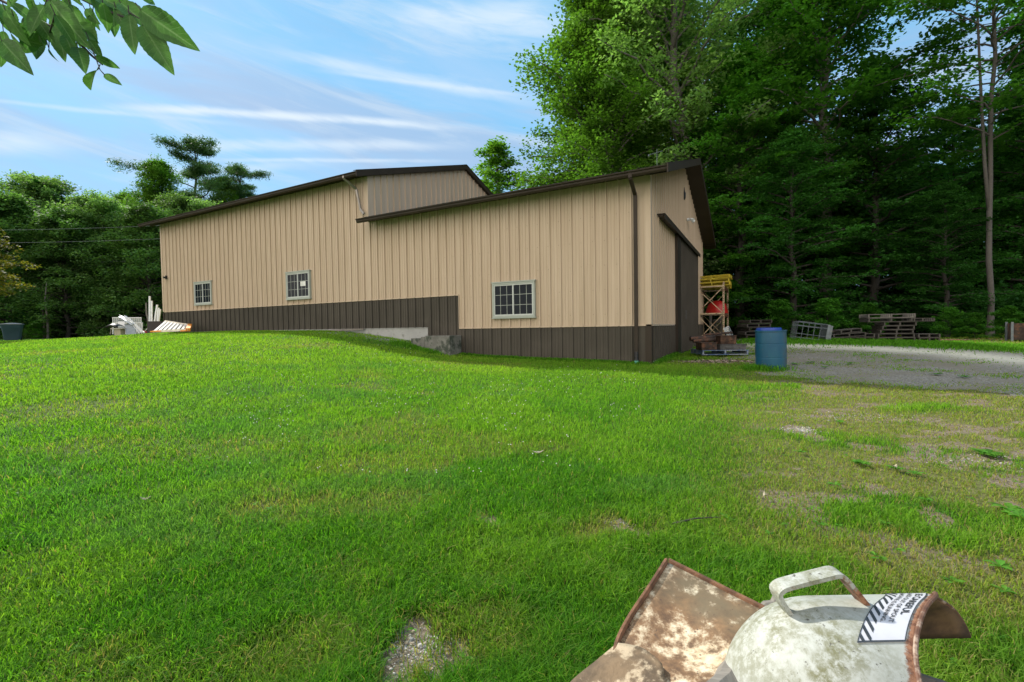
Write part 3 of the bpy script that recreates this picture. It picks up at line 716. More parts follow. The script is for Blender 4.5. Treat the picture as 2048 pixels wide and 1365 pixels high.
for k in range(3):
    c = Rk(.50+(-.04, .02, -.05)[k], .62, 2.475+.148*k)
    t = thing('yellow_pallet', ordw[k]+' yellow pallet stacked on the rack, front pile', 'pallet', c, 'yellow pallets on top of the rack', (0, rad(.8), azr+rad((0, 2, -2)[k])))
    slat_pallet(t, 1.42, 1.1, YELLOW, 6, h=.14, seed=k)
for k in range(2):
    c = Rk(.5, 1.95, 2.475+.148*k); t = thing('yellow_pallet', ('lower', 'upper')[k]+' yellow pallet of the pile at the far end of the rack', 'pallet', c, 'yellow pallets on top of the rack', (0, 0, azr+rad(2*k)))
    slat_pallet(t, 1.35, 1.1, YELLOW, 6, h=.14, seed=k+5)
# red tub
c = Rk(.32, 1.2, 1.322); t = thing('wheelbarrow_tray', 'red rounded wheelbarrow tray turned over on the rack shelf', 'tray', c, None, (0, 0, azr))
m = MB(); N_ = 28; rings = []
for r, z in ((.50, 0), (.52, .015), (.50, .03), (.46, .22), (.40, .40), (.28, .52), (.12, .57), (0.01, .58)): rings.append([(r*1.0*math.cos(2*PI*k/N_)*(1 if math.cos(2*PI*k/N_) > 0 else .85), r*.75*math.sin(2*PI*k/N_), z) for k in range(N_+1)])
m.grid(rings); part('tub', m, RED, t, smooth=True, local=True)
m = MB(); m.tube([(.5*math.cos(2*PI*k/N_)*(1.03 if math.cos(2*PI*k/N_) > 0 else .88), .39*math.sin(2*PI*k/N_), .012) for k in range(N_+1)], .014, 6, cap=False); part('rolled_rim', m, RED, t, local=True)
# old concrete pipe + grey posts seen through the rack
c = W(1437, 688, 24); m = MB(); z_ = gz(c[0], c[1]); t = thing('concrete_pipe', 'weathered concrete pipe standing upright behind the rack', 'pipe', (c[0], c[1], z_)); m.lathe((0, 0, 0), [(.26, 0), (.27, 1.05), (.22, 1.06), (.21, .1)], 24); part('pipe_body', m, OLDC, t, smooth=True, local=True)
for i, px in enumerate((1421, 1442)):
    c = W(px, 690, 22.8+i*.5); z_ = gz(c[0], c[1]); m = MB(); m.tube([(0, 0, -.1), (0.01, 0, 1.0), (.02, 0, 1.9)], [.075, .07, .065], 10)
    t = thing('fence_post', ('left', 'right')[i]+' round grey post standing behind the rack', 'post', (c[0], c[1], z_)); part('pole', m, GREYWOOD, t, local=True); m = MB(); m.lathe((.02, 0, 1.895), [(.0, .03), (.07, .012), (.07, 0)], 10); part('cap', m, GALV, t, local=True)
# IBC cage lying on its side
c = W(1612, 681, 15.6); z_ = gz(c[0], c[1]); t = thing('wire_cage', 'grey steel cage of a liquid tote tipped over on the grass', 'cage', (c[0], c[1], z_-.04), None, (0, rad(9), rad(-22)))
Lc, Wc, Hc = .84, .9, .66
def cagef(m, fy, y, nx=6, nz=(0, .13, .26, .53, .66)):
    for k in range(nx+1): x = -Lc/2+Lc*k/nx; m.tube([(x, y, 0), (x, y, Hc)], .008, 6)
    for z in nz: m.tube([(-Lc/2, y, z), (Lc/2, y, z)], .009, 6)
m = MB(); cagef(m, 0, -Wc/2, 5); part('front_grid', m, GALV, t, local=True); m = MB(); cagef(m, 0, Wc/2, 5); part('back_grid', m, GALV, t, local=True)
m = MB()
for y in np.linspace(-Wc/2, Wc/2, 6):
    for x in (-Lc/2, Lc/2): m.tube([(x, y, 0), (x, y, Hc)], .008, 6)
for z in (0, .26, .66):
    for x in (-Lc/2, Lc/2): m.tube([(x, -Wc/2, z), (x, Wc/2, z)], .009, 6)
part('side_grid', m, GALV, t, local=True)
m = MB(); m.box((Lc/2+.02, -Wc/2, .0), (Lc/2+.09, Wc/2, Hc))
for y in (-.35, 0, .35): m.box((Lc/2+.091, y-.06, .02), (Lc/2+.17, y+.06, Hc-.02))
part('pallet_base', m, GALV, t, local=True)
# stacked pallets at the wood edge
def pal(px, py, d, L_, rot, label, group, seed, z=None, mat=None, tilt=0, rr_=0):
    c = W(px, py, d); zz = gz(c[0], c[1])-.01 if z is None else c[2]
    t = thing('wooden_pallet', label, 'pallet', (c[0], c[1], zz), group, (rr_, tilt, rot)); slat_pallet(t, L_, .9, mat or PALLET, 6, h=.135, seed=seed); return t
base = W(1782, 683, 15.6); bz = gz(base[0], base[1]); lv = .136; ft = rad(-22)
G1 = 'weathered pallets in the big stack'
lab = [('bottom pallet of the big weathered stack, on the ground', 0, 1.02), ('second pallet from the ground in the big weathered stack', -.01, 1.0), ('third pallet from the ground in the big weathered stack', .02, .90),
       ('fourth pallet up in the big stack, set a little right', .04, .88), ('fifth pallet up in the big stack, narrow', .10, .88), ]
zc = bz-.01
for i, (lb, dx, L_) in enumerate(lab):
    t = thing('wooden_pallet', lb, 'pallet', (base[0]+dx*.93, base[1]-dx*.37, zc), G1, (0, 0, ft+rad((0, 1, -1, 2, 0)[i]))); slat_pallet(t, L_, .9, PALLET, 6, h=.128, seed=20+i); zc += .130
for lb, dx, L_, tl in (('long pallet sticking out to the left near the top of the big stack', -.14, 1.26, 0), ('topmost pale pallet of the big stack, longest and cleanest', -.14, 1.28, rad(.4))):
    t = thing('wooden_pallet', lb, 'pallet', (base[0]+dx*.93, base[1]-dx*.37, zc), G1, (0, tl, ft)); slat_pallet(t, L_, .95, simple('pale_pallet', (.15, .138, .122), .85, 0, .2, 6) if tl else PALLET, 6, h=.128, seed=30); zc += .135
t = thing('wooden_pallet', 'small pallet jutting out right below the top of the big stack', 'pallet', (base[0]+.62*.93, base[1]-.62*.37-.15, zc-.27+.0), G1, (0, rad(1), ft)); slat_pallet(t, .62, .7, PALLET, 5, h=.11, seed=37)
for sgn, lb in ((-1, 'low pallet on the ground left of the big stack'), (1, 'low pallet on the ground right of the big stack')):
    c = base+np.array([.93, -.37, 0])*sgn*.86; t = thing('wooden_pallet', lb, 'pallet', (c[0], c[1], gz(c[0], c[1])+.12), 'low pallets beside the big stack', (0, 0, ft)); slat_pallet(t, .58, .9, PALLET, 6, h=.125, seed=41)
    t = thing('wooden_pallet', lb.replace('low pallet', 'half-buried pallet under the low pallet'), 'pallet', (c[0], c[1], gz(c[0], c[1])-.015), 'low pallets beside the big stack', (0, 0, ft+.02)); slat_pallet(t, .55, .9, DARKWOOD, 6, h=.13, seed=42)
for i, (dx, L_, tl, lb) in enumerate(((0, 1.0, 0, 'bottom pallet of the small leaning pile between the cage and the big stack'), (.04, .95, rad(-4), 'middle pallet of the small leaning pile'), (.10, .62, rad(-6), 'top pallet of the small leaning pile'))):
    c = W(1688, 682, 15.8); t = thing('wooden_pallet', lb, 'pallet', (c[0]+dx, c[1], gz(c[0], c[1])-.01+.14*i), 'pallets of the small leaning pile', (0, tl, rad(-18))); slat_pallet(t, L_, .8, PALLET if i else DARKWOOD, 6, h=.12, seed=50+i)
c = W(1662, 681, 15.9)
for k in range(3):
    a = np.array([c[0]-.4+k*.05, c[1]-.1+.1*k, gz(c[0], c[1])+.08+.09*k]); m = MB(); m.beam(a, a+np.array([.85, .05, .03*k]), .12, .05)
    t = thing('plank', ('lowest', 'middle', 'upper')[k]+' dark plank in the heap just right of the cage', 'plank', a); part('board', m, DARKWOOD, t)
for k in range(6):
    c = W(1508+(-4, 3, -2, 6, -1, 2)[k], 683, 18.5); z_ = gz(c[0], c[1])-.01+.15*k
    t = thing('wooden_pallet', ('lowest', 'second', 'third', 'fourth', 'fifth', 'topmost')[k]+' pallet of the dark stack behind the barrel', 'pallet', (c[0], c[1], z_), 'dark pallets stacked behind the barrel', (0, 0, rad(-15+k*3))); slat_pallet(t, .95-.03*(k % 3), .9, DARKWOOD if k % 2 else PALLET, 6, h=.13, seed=60+k)
c = W(1498, 685, 16.6); t = thing('plank', 'thin pale board lying in the grass left of the barrel', 'plank', (c[0], c[1], gz(c[0], c[1]))); m = MB(); a = np.array([c[0]-.45, c[1], gz(c[0], c[1])+.05]); m.beam(a, a+np.array([1.0, -.1, -.02]), .08, .03); part('board', m, PALLET, t)
# rusty tank box at the right frame edge
c = W(2046, 683, 14.2); z_ = gz(c[0], c[1]); t = thing('steel_crate', 'tall dark crate with pale steel posts at the right edge of the drive', 'crate', (c[0], c[1], z_), None, (0, 0, rad(-35)))
m = MB(); m.box((-.28, -.28, .05), (.28, .28, .56)); part('panel', m, RUSTD, t, local=True)
for x in (-.3, .3):
    for y in (-.3, .3): m = MB(); m.beam((x, y, 0), (x, y, .6), .05, .05, up=(0, 1, 0)); part('corner_post', m, GALV, t, local=True)
# wheelie bin on the left
c = W(25, 673, 24); z_ = gz(c[0], c[1]); t = thing('trash_cart', 'dark blue-grey wheeled trash cart with a pale lid at the lawn edge', 'trash bin', (c[0], c[1], z_), None, (0, 0, rad(40)))
m = MB(); rings = []
for z, x, y in ((0.0, .27, .27), (.05, .29, .29), (.60, .345, .35), (.62, .36, .37), (.78, .375, .39), (.80, .385, .40), (.84, .385, .40)):
    ring = []
    for cx, cy in ((1, 1), (-1, 1), (-1, -1), (1, -1)):
        for k in range(5): a = math.atan2(cy, cx)-PI/4+PI/2*k/4; ring.append((cx*(x-.06)+.06*math.cos(a), cy*(y-.06)+.06*math.sin(a), z))
    ring.append(ring[0]); rings.append(ring)
m.grid(rings); part('body', m, BIN, t, smooth=True, local=True)
m = MB(); m.grid([[(x, y, .845+.055*math.cos(x/.42*PI/2)*math.cos(y/.44*PI/2)) for x in np.linspace(-.41, .41, 9)] for y in np.linspace(-.43, .43, 9)]); m.box((-.41, -.43, .82), (.41, .43, .844)); part('lid', m, BINLID, t, smooth=True, local=True)
m = MB(); m.tube([(-.3, .46, .78), (.3, .46, .78)], .018, 8); part('handle', m, BIN, t, local=True)
for x in (-.30, .30): m = MB(); m.tube([(x-.02, .28, .10), (x+.02, .28, .10)], .10, 18); part('wheel', m, BLACK, t, local=True)
m = MB(); m.box((-.06, -.372, .64), (.06, -.362, .69)); part('emblem', m, WHITE, t, local=True)
# step ladder lying at the barn wall
def wl(px, py, t_): s, h, k = wallp(px, py, t_); return B(s, t_, h)
A0 = wl(306, 663.5, -1.5); A1 = wl(376, 660, -1.25); U0 = wl(330, 643, -.5); U1 = wl(380, 651, -.35)
t = thing('step_ladder', 'orange and white fibreglass step ladder lying on its side by the barn corner', 'ladder', A0)
for nm, a, b in (('rail', A0, A1), ('rail', U0, U1)):
    m = MB(); m.beam(a, b, .03, .085); part(nm, m, WHITE if nm == 'x' else simple('pale_rail', (.74, .66, .55), .45), t)
for k in range(8):
    f = (k+.3)/7.6; m = MB(); m.beam(A0+(A1-A0)*f, U0+(U1-U0)*f, .085, .028, up=(0, .4, 1)); part('step', m, WHITE, t)
m = MB(); m.beam(A1+(A1-A0)*.0, U1, .16, .13); part('ladder_top', m, ORANGE, t, bevel=.01)
m = MB(); m.beam(A0-np.array([.1, 0, .0]), A0+(A1-A0)*.25, .05, .05); m.beam(A0+(A1-A0)*.8+np.array([0, 0, -.03]), A1+np.array([0, 0, -.03]), .05, .05); part('rear_rail', m, ORANGE, t)
# dark bin holding trim lengths
c = W(311, 662, 22.6); z_ = gz(c[0], c[1]); t = thing('steel_drum_bin', 'dark square bin holding upright metal trim beside the barn corner', 'bin', (c[0], c[1], z_), None, (0, 0, rad(28)))
m = MB(); x = .27; h = .62
m.box((-x, -x, 0), (x, x, .03)); m.box((-x, -x, .03), (x, -x+.02, h)); m.box((-x, x-.02, .03), (x, x, h)); m.box((-x, -x+.02, .03), (-x+.02, x-.02, h)); m.box((x-.02, -x+.02, .03), (x, x-.02, h)); part('bin_wall', m, simple('dark_red_brown', (.04, .03, .032), .6), t, local=True)
m = MB(); m.box((-x-.015, -x-.015, h), (x+.015, -x, h+.03)); m.box((-x-.015, x, h), (x+.015, x+.015, h+.03)); part('rim', m, BRN, t, local=True)
for i, (pa, pb, dsc) in enumerate((((299, 645), (299, 593), 'tallest white trim length standing upright in the dark bin'), ((303, 640), (303, 602), 'thin greenish trim length just right of the tallest one'), ((308, 638), (314, 610), 'pale trim length leaning right in the dark bin'), ((314, 634), (317, 616), 'short white trim length near the barn corner'), ((316, 636), (320, 619), 'rightmost short trim length in the dark bin'), ((298, 640), (292, 606), 'crooked brown branch leaning left in the dark bin'))):
    a = W(pa[0], 650, 22.5); b = W(pb[0], pb[1], 22.5); t = thing('metal_trim', dsc, 'trim', a, 'trim lengths in the dark bin'); m = MB()
    if 'branch' in dsc: m.tube([a, (a+b)/2+np.array([-.05, 0, .05]), b], [.04, .035, .03], 7); t.name = 'branch'; t['category'] = 'branch'; part('stick', m, BARK, t)
    else: m.beam(a, b, .06, .035, up=(0, 1, 0)); part('profile', m, ALU, t); m = MB(); m.beam(a+np.array([.035, 0, 0]), b+np.array([.035, 0, 0]), .012, .06, up=(0, 1, 0)); part('lip', m, WHITE, t)
# junk heap
c0 = W(254, 668, 24.0)
def J(px, py, d=24.0): return W(px, py, d)
t = thing('guard_rail', 'long white slatted aluminium rail standing behind the junk heap', 'rail', J(255, 668, 24.8)); m = MB(); m.beam(J(225, 636, 24.8), J(283, 636, 24.8), .05, .05); m.beam(J(225, 646.5, 24.8), J(285, 646, 24.8), .05, .05); part('rail_bar', m, WHITE, t)
m = MB()
for k in range(15): px = 226+k*4; m.beam(J(px, 636.5, 24.8), J(px, 646, 24.8), .035, .03, up=(0, 1, 0))
for px in (226, 252, 283): m.beam(J(px, 645, 24.8), J(px, 669, 24.8), .04, .04, up=(0, 1, 0))
part('baluster', m, WHITE, t)
t = thing('guard_rail', 'short lower slatted rail section right of the junk heap', 'rail', J(280, 668, 24.4)); m = MB(); m.beam(J(272, 646, 24.4), J(285, 646, 24.4), .05, .05); m.beam(J(272, 658, 24.4), J(285, 658, 24.4), .05, .05); part('rail_bar', m, WHITE, t)
m = MB()
for px in (273, 276, 279, 282, 284.5): m.beam(J(px, 646, 24.4), J(px, 668, 24.4), .04, .03, up=(0, 1, 0))
part('baluster', m, WHITE, t)
for i, (a, b, w, mt, lb) in enumerate((((240, 633), (266, 649), .16, ALU, 'broad bright trim length leaning down to the right across the junk heap'), ((250, 633), (285, 667), .10, ALU, 'long narrow trim length beside the broad bright one'), ((256, 636), (289, 667), .07, WHITE, 'white trim length reaching farthest right out of the junk heap'), ((262, 645), (279, 668), .05, WHITE, 'thin white trim length ending below the grey panel'))):
    p0 = J(*a, 23.9-i*.05); p1 = J(*b, 23.6-i*.05); t = thing('metal_trim', lb, 'trim', p1); m = MB(); m.beam(p0, p1, w, .03, up=(0, -.5, 1)); part('profile', m, mt, t)
    m = MB(); m.beam(p0+np.array([0, -.03, w*.35]), p1+np.array([0, -.03, w*.35]), .02, .05, up=(0, -.5, 1)); part('lip', m, WHITE, t)
t = thing('sheet_panel', 'grey square sheet leaning at the front of the junk heap', 'panel', J(262, 669, 23.3)); m = MB(); v = [J(252, 669.5, 23.3), J(272, 669, 23.3), J(269.5, 649, 23.7), J(249.5, 650, 23.7)]; m.add(v, [(0, 1, 2, 3)]); part('sheet', m, simple('grey_sheet', (.22, .25, .27), .5), t, solid=.03)
m = MB(); m.beam(v[3], v[2], .05, .05); part('folded_edge', m, GALV, t)
t = thing('sheet_panel', 'white square sheet standing in the middle of the junk heap', 'panel', J(242, 660, 24.2)); m = MB(); v = [J(236, 660, 24.2), J(250, 660, 24.2), J(249, 642, 24.4), J(236, 642, 24.4)]; m.add(v, [(0, 1, 2, 3)]); part('sheet', m, WHITE, t, solid=.03)
m = MB(); m.beam(v[3], v[2], .04, .05); part('folded_edge', m, GALV, t)
t = thing('wooden_stool', 'small pale wooden box table under the white sheet', 'table', J(239, 670, 23.5)); m = MB(); p = J(239, 657.5, 23.5); m.box((p[0]-.30, p[1]-.2, p[2]-.02), (p[0]+.30, p[1]+.2, p[2]+.02)); part('table_top', m, simple('pale_board', (.45, .42, .36), .7), t)
m = MB(); z_ = gz(p[0], p[1]); m.box((p[0]-.16, p[1]-.14, z_-.02), (p[0]+.16, p[1]+.14, p[2]-.022)); part('pedestal', m, simple('tan_box', (.38, .34, .24), .7), t)
t = thing('wheelbarrow', 'dark upturned wheelbarrow tray at the left end of the junk heap', 'wheelbarrow', J(228, 669, 23.9)); m = MB(); p = J(230, 651, 23.9); m.grid([[(p[0]+x*.30, p[1]+y*.3, p[2]+.09-.10*(x*x+y*y)) for x in np.linspace(-1, 1, 7)] for y in np.linspace(-1, 1, 7)]); part('tray', m, BLACK, t, smooth=True, solid=.02)
m = MB(); m.beam(J(221, 669, 23.9), J(225, 648, 23.9), .05, .05, up=(0, 1, 0)); m.beam(J(235, 669, 24), J(232, 652, 24), .04, .04, up=(0, 1, 0)); part('leg', m, GREYWOOD, t)
t = thing('fuel_can', 'bright red fuel can at the right end of the junk heap', 'fuel can', J(287, 666, 23.8)); p = J(287, 664, 23.8); z_ = gz(p[0], p[1]); m = MB(); m.box((p[0]-.13, p[1]-.1, z_), (p[0]+.13, p[1]+.1, z_+.28)); part('can_body', m, RED, t, bevel=.03)
m = MB(); m.tube([(p[0]+.05, p[1], z_+.27), (p[0]+.2, p[1], z_+.42)], .02, 8); part('spout', m, simple('yellowspout', (.6, .6, .55), .5), t); m = MB(); m.tube([(p[0]-.1, p[1], z_+.28), (p[0]-.08, p[1], z_+.33), (p[0]+.02, p[1], z_+.33), (p[0]+.04, p[1], z_+.28)], .012, 6); part('handle', m, RED, t)
# overhead wires
for i, (y0, y1, dd_) in enumerate(((448, 443, 27), (472, 470, 27), (524, 510, 30), (536, 524, 31))):
    a = W(-500, y0+8, dd_); b = W(480, y1, dd_+3); m = MB(); pts = []
    for k in range(15):
        f = k/14; p = a*(1-f)+b*f; p[2] -= .35*4*f*(1-f); pts.append(p)
    m.tube(pts, .008, 5); t = part('utility_wire', m, simple('wire_grey', (.16, .18, .18), .5)); tag(t, ('topmost', 'second from the top', 'third from the top', 'lowest')[i]+' overhead wire crossing the trees left of the barn', 'wire', 'overhead wires')

# ------------------------------------------------------------------ foreground: spout and rusty tray
D0, RAD, ZC = .95, .20, CZ-.805
zg = gz(.6, .95)
spout = thing('machine_spout', 'mossy white steel discharge hood with a strap handle and warning sticker', 'spout', (.75, .95, zg))
nphi = 41; XB = .68
_rt = []
for _i in range(0, 61):
    _p = PI*_i/60; _y = D0-RAD*math.cos(_p); _z = ZC+RAD*math.sin(_p)-CZ; _px = 1850.
    for _ in range(12):
        _d = ray(_px, 1200.); _d2 = ray(_px, 1201.); _py = 1200.+(_z/_y-_d[2]/_d[1])/((_d2[2]/_d2[1])-(_d[2]/_d[1]))
        for _q in range(3):
            _d = ray(_px, _py); _d2 = ray(_px, _py+1); _py += (_z/_y-_d[2]/_d[1])/((_d2[2]/_d2[1])-(_d[2]/_d[1]))
        _px = float(np.interp(_py, [1196, 1200, 1215, 1235, 1262, 1297, 1330, 1365, 1600], [1872, 1862, 1851, 1842, 1834, 1829, 1831, 1838, 1880]) if _p < rad(121) else np.interp(_py, [1196, 1203, 1215, 1235, 1258, 1284], [1868, 1885, 1903, 1920, 1933, 1942]))
    _d = ray(_px, _py); _rt.append((_p, _d[0]/_d[1]*_y))
_rt = np.array(_rt)
for _ in range(3): _rt[1:-1, 1] = (_rt[:-2, 1]+_rt[1:-1, 1]*2+_rt[2:, 1])/4
def rimx(phi): return float(np.interp(phi, _rt[:, 0], _rt[:, 1]))
def spt(phi, u):
    "u 0..1 straight part from rim to the elbow, 1..2 elbow, 2..3 down"
    y = D0-RAD*math.cos(phi); n = .03+RAD*math.sin(phi)
    if u <= 1: return np.array([rimx(phi)*(1-u)+XB*u, y, ZC+RAD*math.sin(phi)])
    if u <= 2:
        b = (u-1)*PI/2; return np.array([XB-n*math.sin(b), y, ZC-.03+n*math.cos(b)])
    return np.array([XB-n-.03*(u-2), y, ZC-.03-(u-2)*(ZC-.03-zg+.02)])
us = list(np.linspace(0, 1, 14))+list(np.linspace(1, 2, 20))[1:]+list(np.linspace(2, 3, 6))[1:]
phis = np.linspace(0, PI, nphi)
m = MB(); m.grid([[spt(p, u) for p in phis] for u in us])
hood = part('hood', m, [WPAINT, simple('hood_inside_rust', (.06, .032, .018), .8, .1, .5, 14, (.13, .075, .038), 9, .45, .65)], spout, smooth=True, sharp=80)
wear = hood.data.attributes.new('wear', 'FLOAT', 'POINT'); moss = hood.data.attributes.new('moss', 'FLOAT', 'POINT')
wv = []; mv = []
for u in us:
    for p in phis:
        P = spt(p, u); dr_ = (P[0]-rimx(p)) if u > 1 else (rimx(p)-P[0]); dr_ = abs(dr_)
        w = max(0, .95-dr_/.045) if u <= 1 else 0
        w = max(w, .75-np.linalg.norm(P-np.array([.765, .985, CZ-.62]))/.05)
        wv.append(float(np.clip(w, 0, 1)))
        mv.append(float(np.clip(1.25-abs(P[0]-.58)/.16, .10, 1)))
wear.data.foreach_set('value', wv); moss.data.foreach_set('value', mv)
md = hood.modifiers.new('solid', 'SOLIDIFY'); md.thickness = .006; md.offset = 1 if False else -1; md.material_offset = 1
m = MB(); m.tube([spt(p, 0)+np.array([.0005, 0, 0]) for p in phis], .0045, 8); part('rim', m, simple('rim_rust', (.12, .055, .032), .75, 0, .4, 30, (.34, .25, .19), 18, .5, .62), spout, smooth=True)
# handle
def surfz(x, y):
    "top of the hood at x,y"
    phi = math.acos(np.clip((D0-y)/RAD, -1, 1)); n = .03+RAD*math.sin(phi)
    return ZC+RAD*math.sin(phi) if x >= XB else ZC-.03+math.sqrt(max(n*n-(XB-x)**2, 0))
hp = [(.593, None, 0), (.562, .593, 0), (.573, .580, 0), (.590, .574, 0), (.676, .553, 0), (.695, .549, 0), (.708, .557, 0), (.758, None, 0)]
yc = .985; pts = []
for x, v, _ in hp:
    z = surfz(x, yc)-.006 if v is None else CZ-v*yc
    pts.append((x, z))
def smoothpath(p, it=2):
    for _ in range(it):
        q = [p[0]]
        for a, b in zip(p[:-1], p[1:]): q += [(a[0]*.75+b[0]*.25, a[1]*.75+b[1]*.25), (a[0]*.25+b[0]*.75, a[1]*.25+b[1]*.75)]
        p = q+[p[-1]]
    return p
pts = smoothpath(pts, 2); m = MB(); th = .005; hw = .019
rows = []
for i, (x, z) in enumerate(pts):
    a = pts[max(i-1, 0)]; b = pts[min(i+1, len(pts)-1)]; dx, dz = b[0]-a[0], b[1]-a[1]; l_ = math.hypot(dx, dz); nx, nz = -dz/l_*th, dx/l_*th
    rows.append([(x+nx, yc-hw, z+nz), (x+nx, yc+hw, z+nz), (x-nx, yc+hw, z-nz), (x-nx, yc-hw, z-nz), (x+nx, yc-hw, z+nz)])
m.grid(rows); hd = part('handle', m, WPAINT, spout, bevel=.0012)
hw_ = hd.data.attributes.new('wear', 'FLOAT', 'POINT'); hm_ = hd.data.attributes.new('moss', 'FLOAT', 'POINT')
vals = []
for i in range(len(rows)):
    f = i/(len(rows)-1)
    for j in range(5): vals.append(float(np.clip(.36+.12*(j in (2, 3))+(.5 if f > .9 else 0)+(.12 if f > .72 else 0), 0, 1)))
hw_.data.foreach_set('value', vals); hm_.data.foreach_set('value', [.85]*len(vals))
# decal
def dec(a, c):
    "a: 0..1 from far rim edge (right) to left; c: metres down the curve from the far top"
    phi = rad(131)-c/RAD; return phi
decw = .094; dlen = .222
def decp(w, c, off):
    phi = rad(131)-c/RAD; x = rimx(phi)-.018-(1-w/decw)*decw*1.0 if False else rimx(phi)-.020-(decw-w)
    y = D0-(RAD+off)*math.cos(phi); z = ZC+(RAD+off)*math.sin(phi)
    if x < XB:
        n = .03+(RAD+off)*math.sin(phi); z = ZC-.03+math.sqrt(max(n*n-(XB-x)**2, 0))
    return np.array([x, y, z])
m = MB(); m.grid([[decp(w, c, .0012) for w in np.linspace(0, decw, 8)] for c in np.linspace(0, dlen, 40)])
decal = part('warning_label', m, simple('sticker_white', (.52, .52, .56), .35, 0, .05, 30), spout, smooth=True)
INK = simple('sticker_black', (.035, .04, .045), .45, 0, .2, 40)
m = MB(); bw = .0022
for w0, w1, c0, c1 in ((0, bw, 0, dlen), (decw-bw, decw, 0, dlen), (0, decw, dlen-bw*1.5, dlen)):
    m.grid([[decp(w, c, .0019) for w in (w0, w1)] for c in np.linspace(c0, c1, 40)] if c1-c0 > .1 else [[decp(w, c, .0020) for w in np.linspace(w0, w1, 10)] for c in (c0, c1)])
part('border', m, INK, decal)
m = MB()
for k in range(12):
    c = .004+k*.0192; rows = []
    for f in np.linspace(0, 1, 6):
        w = .0026+f*.024; cc = c-.012+f*.030; rows.append([decp(w, min(max(cc, .001), dlen-.001), .0018), decp(w, min(max(cc+.0085, .001), dlen-.001), .0018)])
    m.grid(rows)
part('hazard_stripes', m, INK, decal)
def textmesh(txt, size, fn, name, parent, mat, sx=1.0, bold=0.0):
    cu = bpy.data.curves.new(name, 'FONT'); cu.body = txt; cu.size = size; cu.resolution_u = 3; cu.offset = bold
    o = bpy.data.objects.new(name, cu); COL.objects.link(o); dg = bpy.context.evaluated_depsgraph_get(); dg.update()
    me = bpy.data.meshes.new_from_object(o.evaluated_get(dg)); bpy.data.objects.remove(o); 
    mb = MB(); vs = [fn(v.co.x*sx, v.co.y) for v in me.vertices]; mb.add(vs, [tuple(p.vertices) for p in me.polygons]); 
    w = max(v.co.x for v in me.vertices)*sx
    return part(name, mb, mat, parent), w
# text runs down the curve, tops of the letters towards the rim
textmesh('BE CAREFUL', 0.023, lambda x, y: decp(.0685+y, .064+x, .0021), 'lettering', decal, INK, .76, .0005)
textmesh('KEEP HANDS OUT OF SPOUT', .0145, lambda x, y: decp(.050+y, .020+x, .0021), 'lettering', decal, INK, .84, .0002)
textmesh('WHILE MACHINE IS RUNNING.', .0135, lambda x, y: decp(.033+y, .022+x, .0021), 'lettering', decal, INK, .84, .0002)
# body of the machine the hood sits on (mostly below the frame)
m = MB(); m.lathe((.68, .95, zg-.02), [(.0, 0), (.26, 0), (.26, .02), (.235, .03)], 32); part('base_flange', m, RUSTD, spout, smooth=True)
# rusty tray
tray = thing('metal_tray', 'rusty sheet metal tray with turned-up lips and flaking white paint', 'tray', W(1330, 1500, .98)*np.array([1, 1, 0])+np.array([0, 0, gz(.33, .95)]))
ctrl = [[(1337, 1128, 1.40), (1400, 1160, 1.345), (1462, 1192, 1.285), (1530, 1226, 1.22)],
        [(1306, 1178, 1.32), (1372, 1212, 1.27), (1440, 1248, 1.20), (1515, 1285, 1.13)],
        [(1262, 1246, 1.235), (1335, 1280, 1.18), (1410, 1315, 1.11), (1495, 1350, 1.03)],
        [(1237, 1300, 1.165), (1300, 1335, 1.10), (1370, 1375, 1.03), (1465, 1425, .95)],
        [(1235, 1345, 1.10), (1290, 1385, 1.04), (1350, 1430, .98), (1440, 1490, .91)]]
CP = np.array([[W(*p) for p in row] for row in ctrl])
def bil(P, n):
    r, c = P.shape[:2]; us_ = np.linspace(0, r-1, n); vs_ = np.linspace(0, c-1, n)
    def lag(P, t):  # catmull-rom
        i = int(min(max(math.floor(t), 0), len(P)-2)); f = t-i; p1, p2 = P[i], P[i+1]; p0 = P[i-1] if i > 0 else 2*p1-p2; p3 = P[i+2] if i+2 < len(P) else 2*p2-p1
        return .5*((2*p1)+(-p0+p2)*f+(2*p0-5*p1+4*p2-p3)*f*f+(-p0+3*p1-3*p2+p3)*f**3)
    return [[lag([lag(row, v) for row in P], u) for v in vs_] for u in us_]
Gd = bil(CP, 24); m = MB(); m.grid(Gd); part('floor_plate', m, RPLATE, tray, smooth=True, solid=.004)
def lip(path, h, up, th, nm, out):
    m = MB(); rows = []
    for p in path:
        p = np.array(p); u = np.array(up, float); u /= np.linalg.norm(u); o = np.array(out, float)
        rows.append([p-u*.004, p+u*h, p+u*h+o*th, p+o*th-u*.004, p-u*.004])
    m.grid(rows); m.add(rows[0][:4], [(0, 1, 2, 3)]); m.add(rows[-1][:4], [(3, 2, 1, 0)]); return part(nm, m, RUST, tray, bevel=.001)
far = [Gd[0][j] for j in range(24)]; lip(far, .012, (0.1, .35, 1), .011, 'far_lip', (.45, .85, .1))
lft = [Gd[i][0] for i in range(0, 20)]; lip(lft, .016, (-.15, .1, 1), .008, 'side_lip', (-1, .25, .0))
c2 = [[(1236, 1298, 1.170), (1262, 1302, 1.155), (1292, 1312, 1.13), (1325, 1340, 1.08)], [(1195, 1332, 1.13), (1230, 1336, 1.11), (1270, 1346, 1.09), (1330, 1366, 1.05)], [(1150, 1368, 1.10), (1195, 1375, 1.08), (1250, 1388, 1.05), (1335, 1405, 1.0)], [(1110, 1410, 1.06), (1165, 1420, 1.04), (1235, 1435, 1.01), (1330, 1460, .96)]]
C2 = np.array([[W(*p) for p in row] for row in c2]); C2[..., 2] += .012
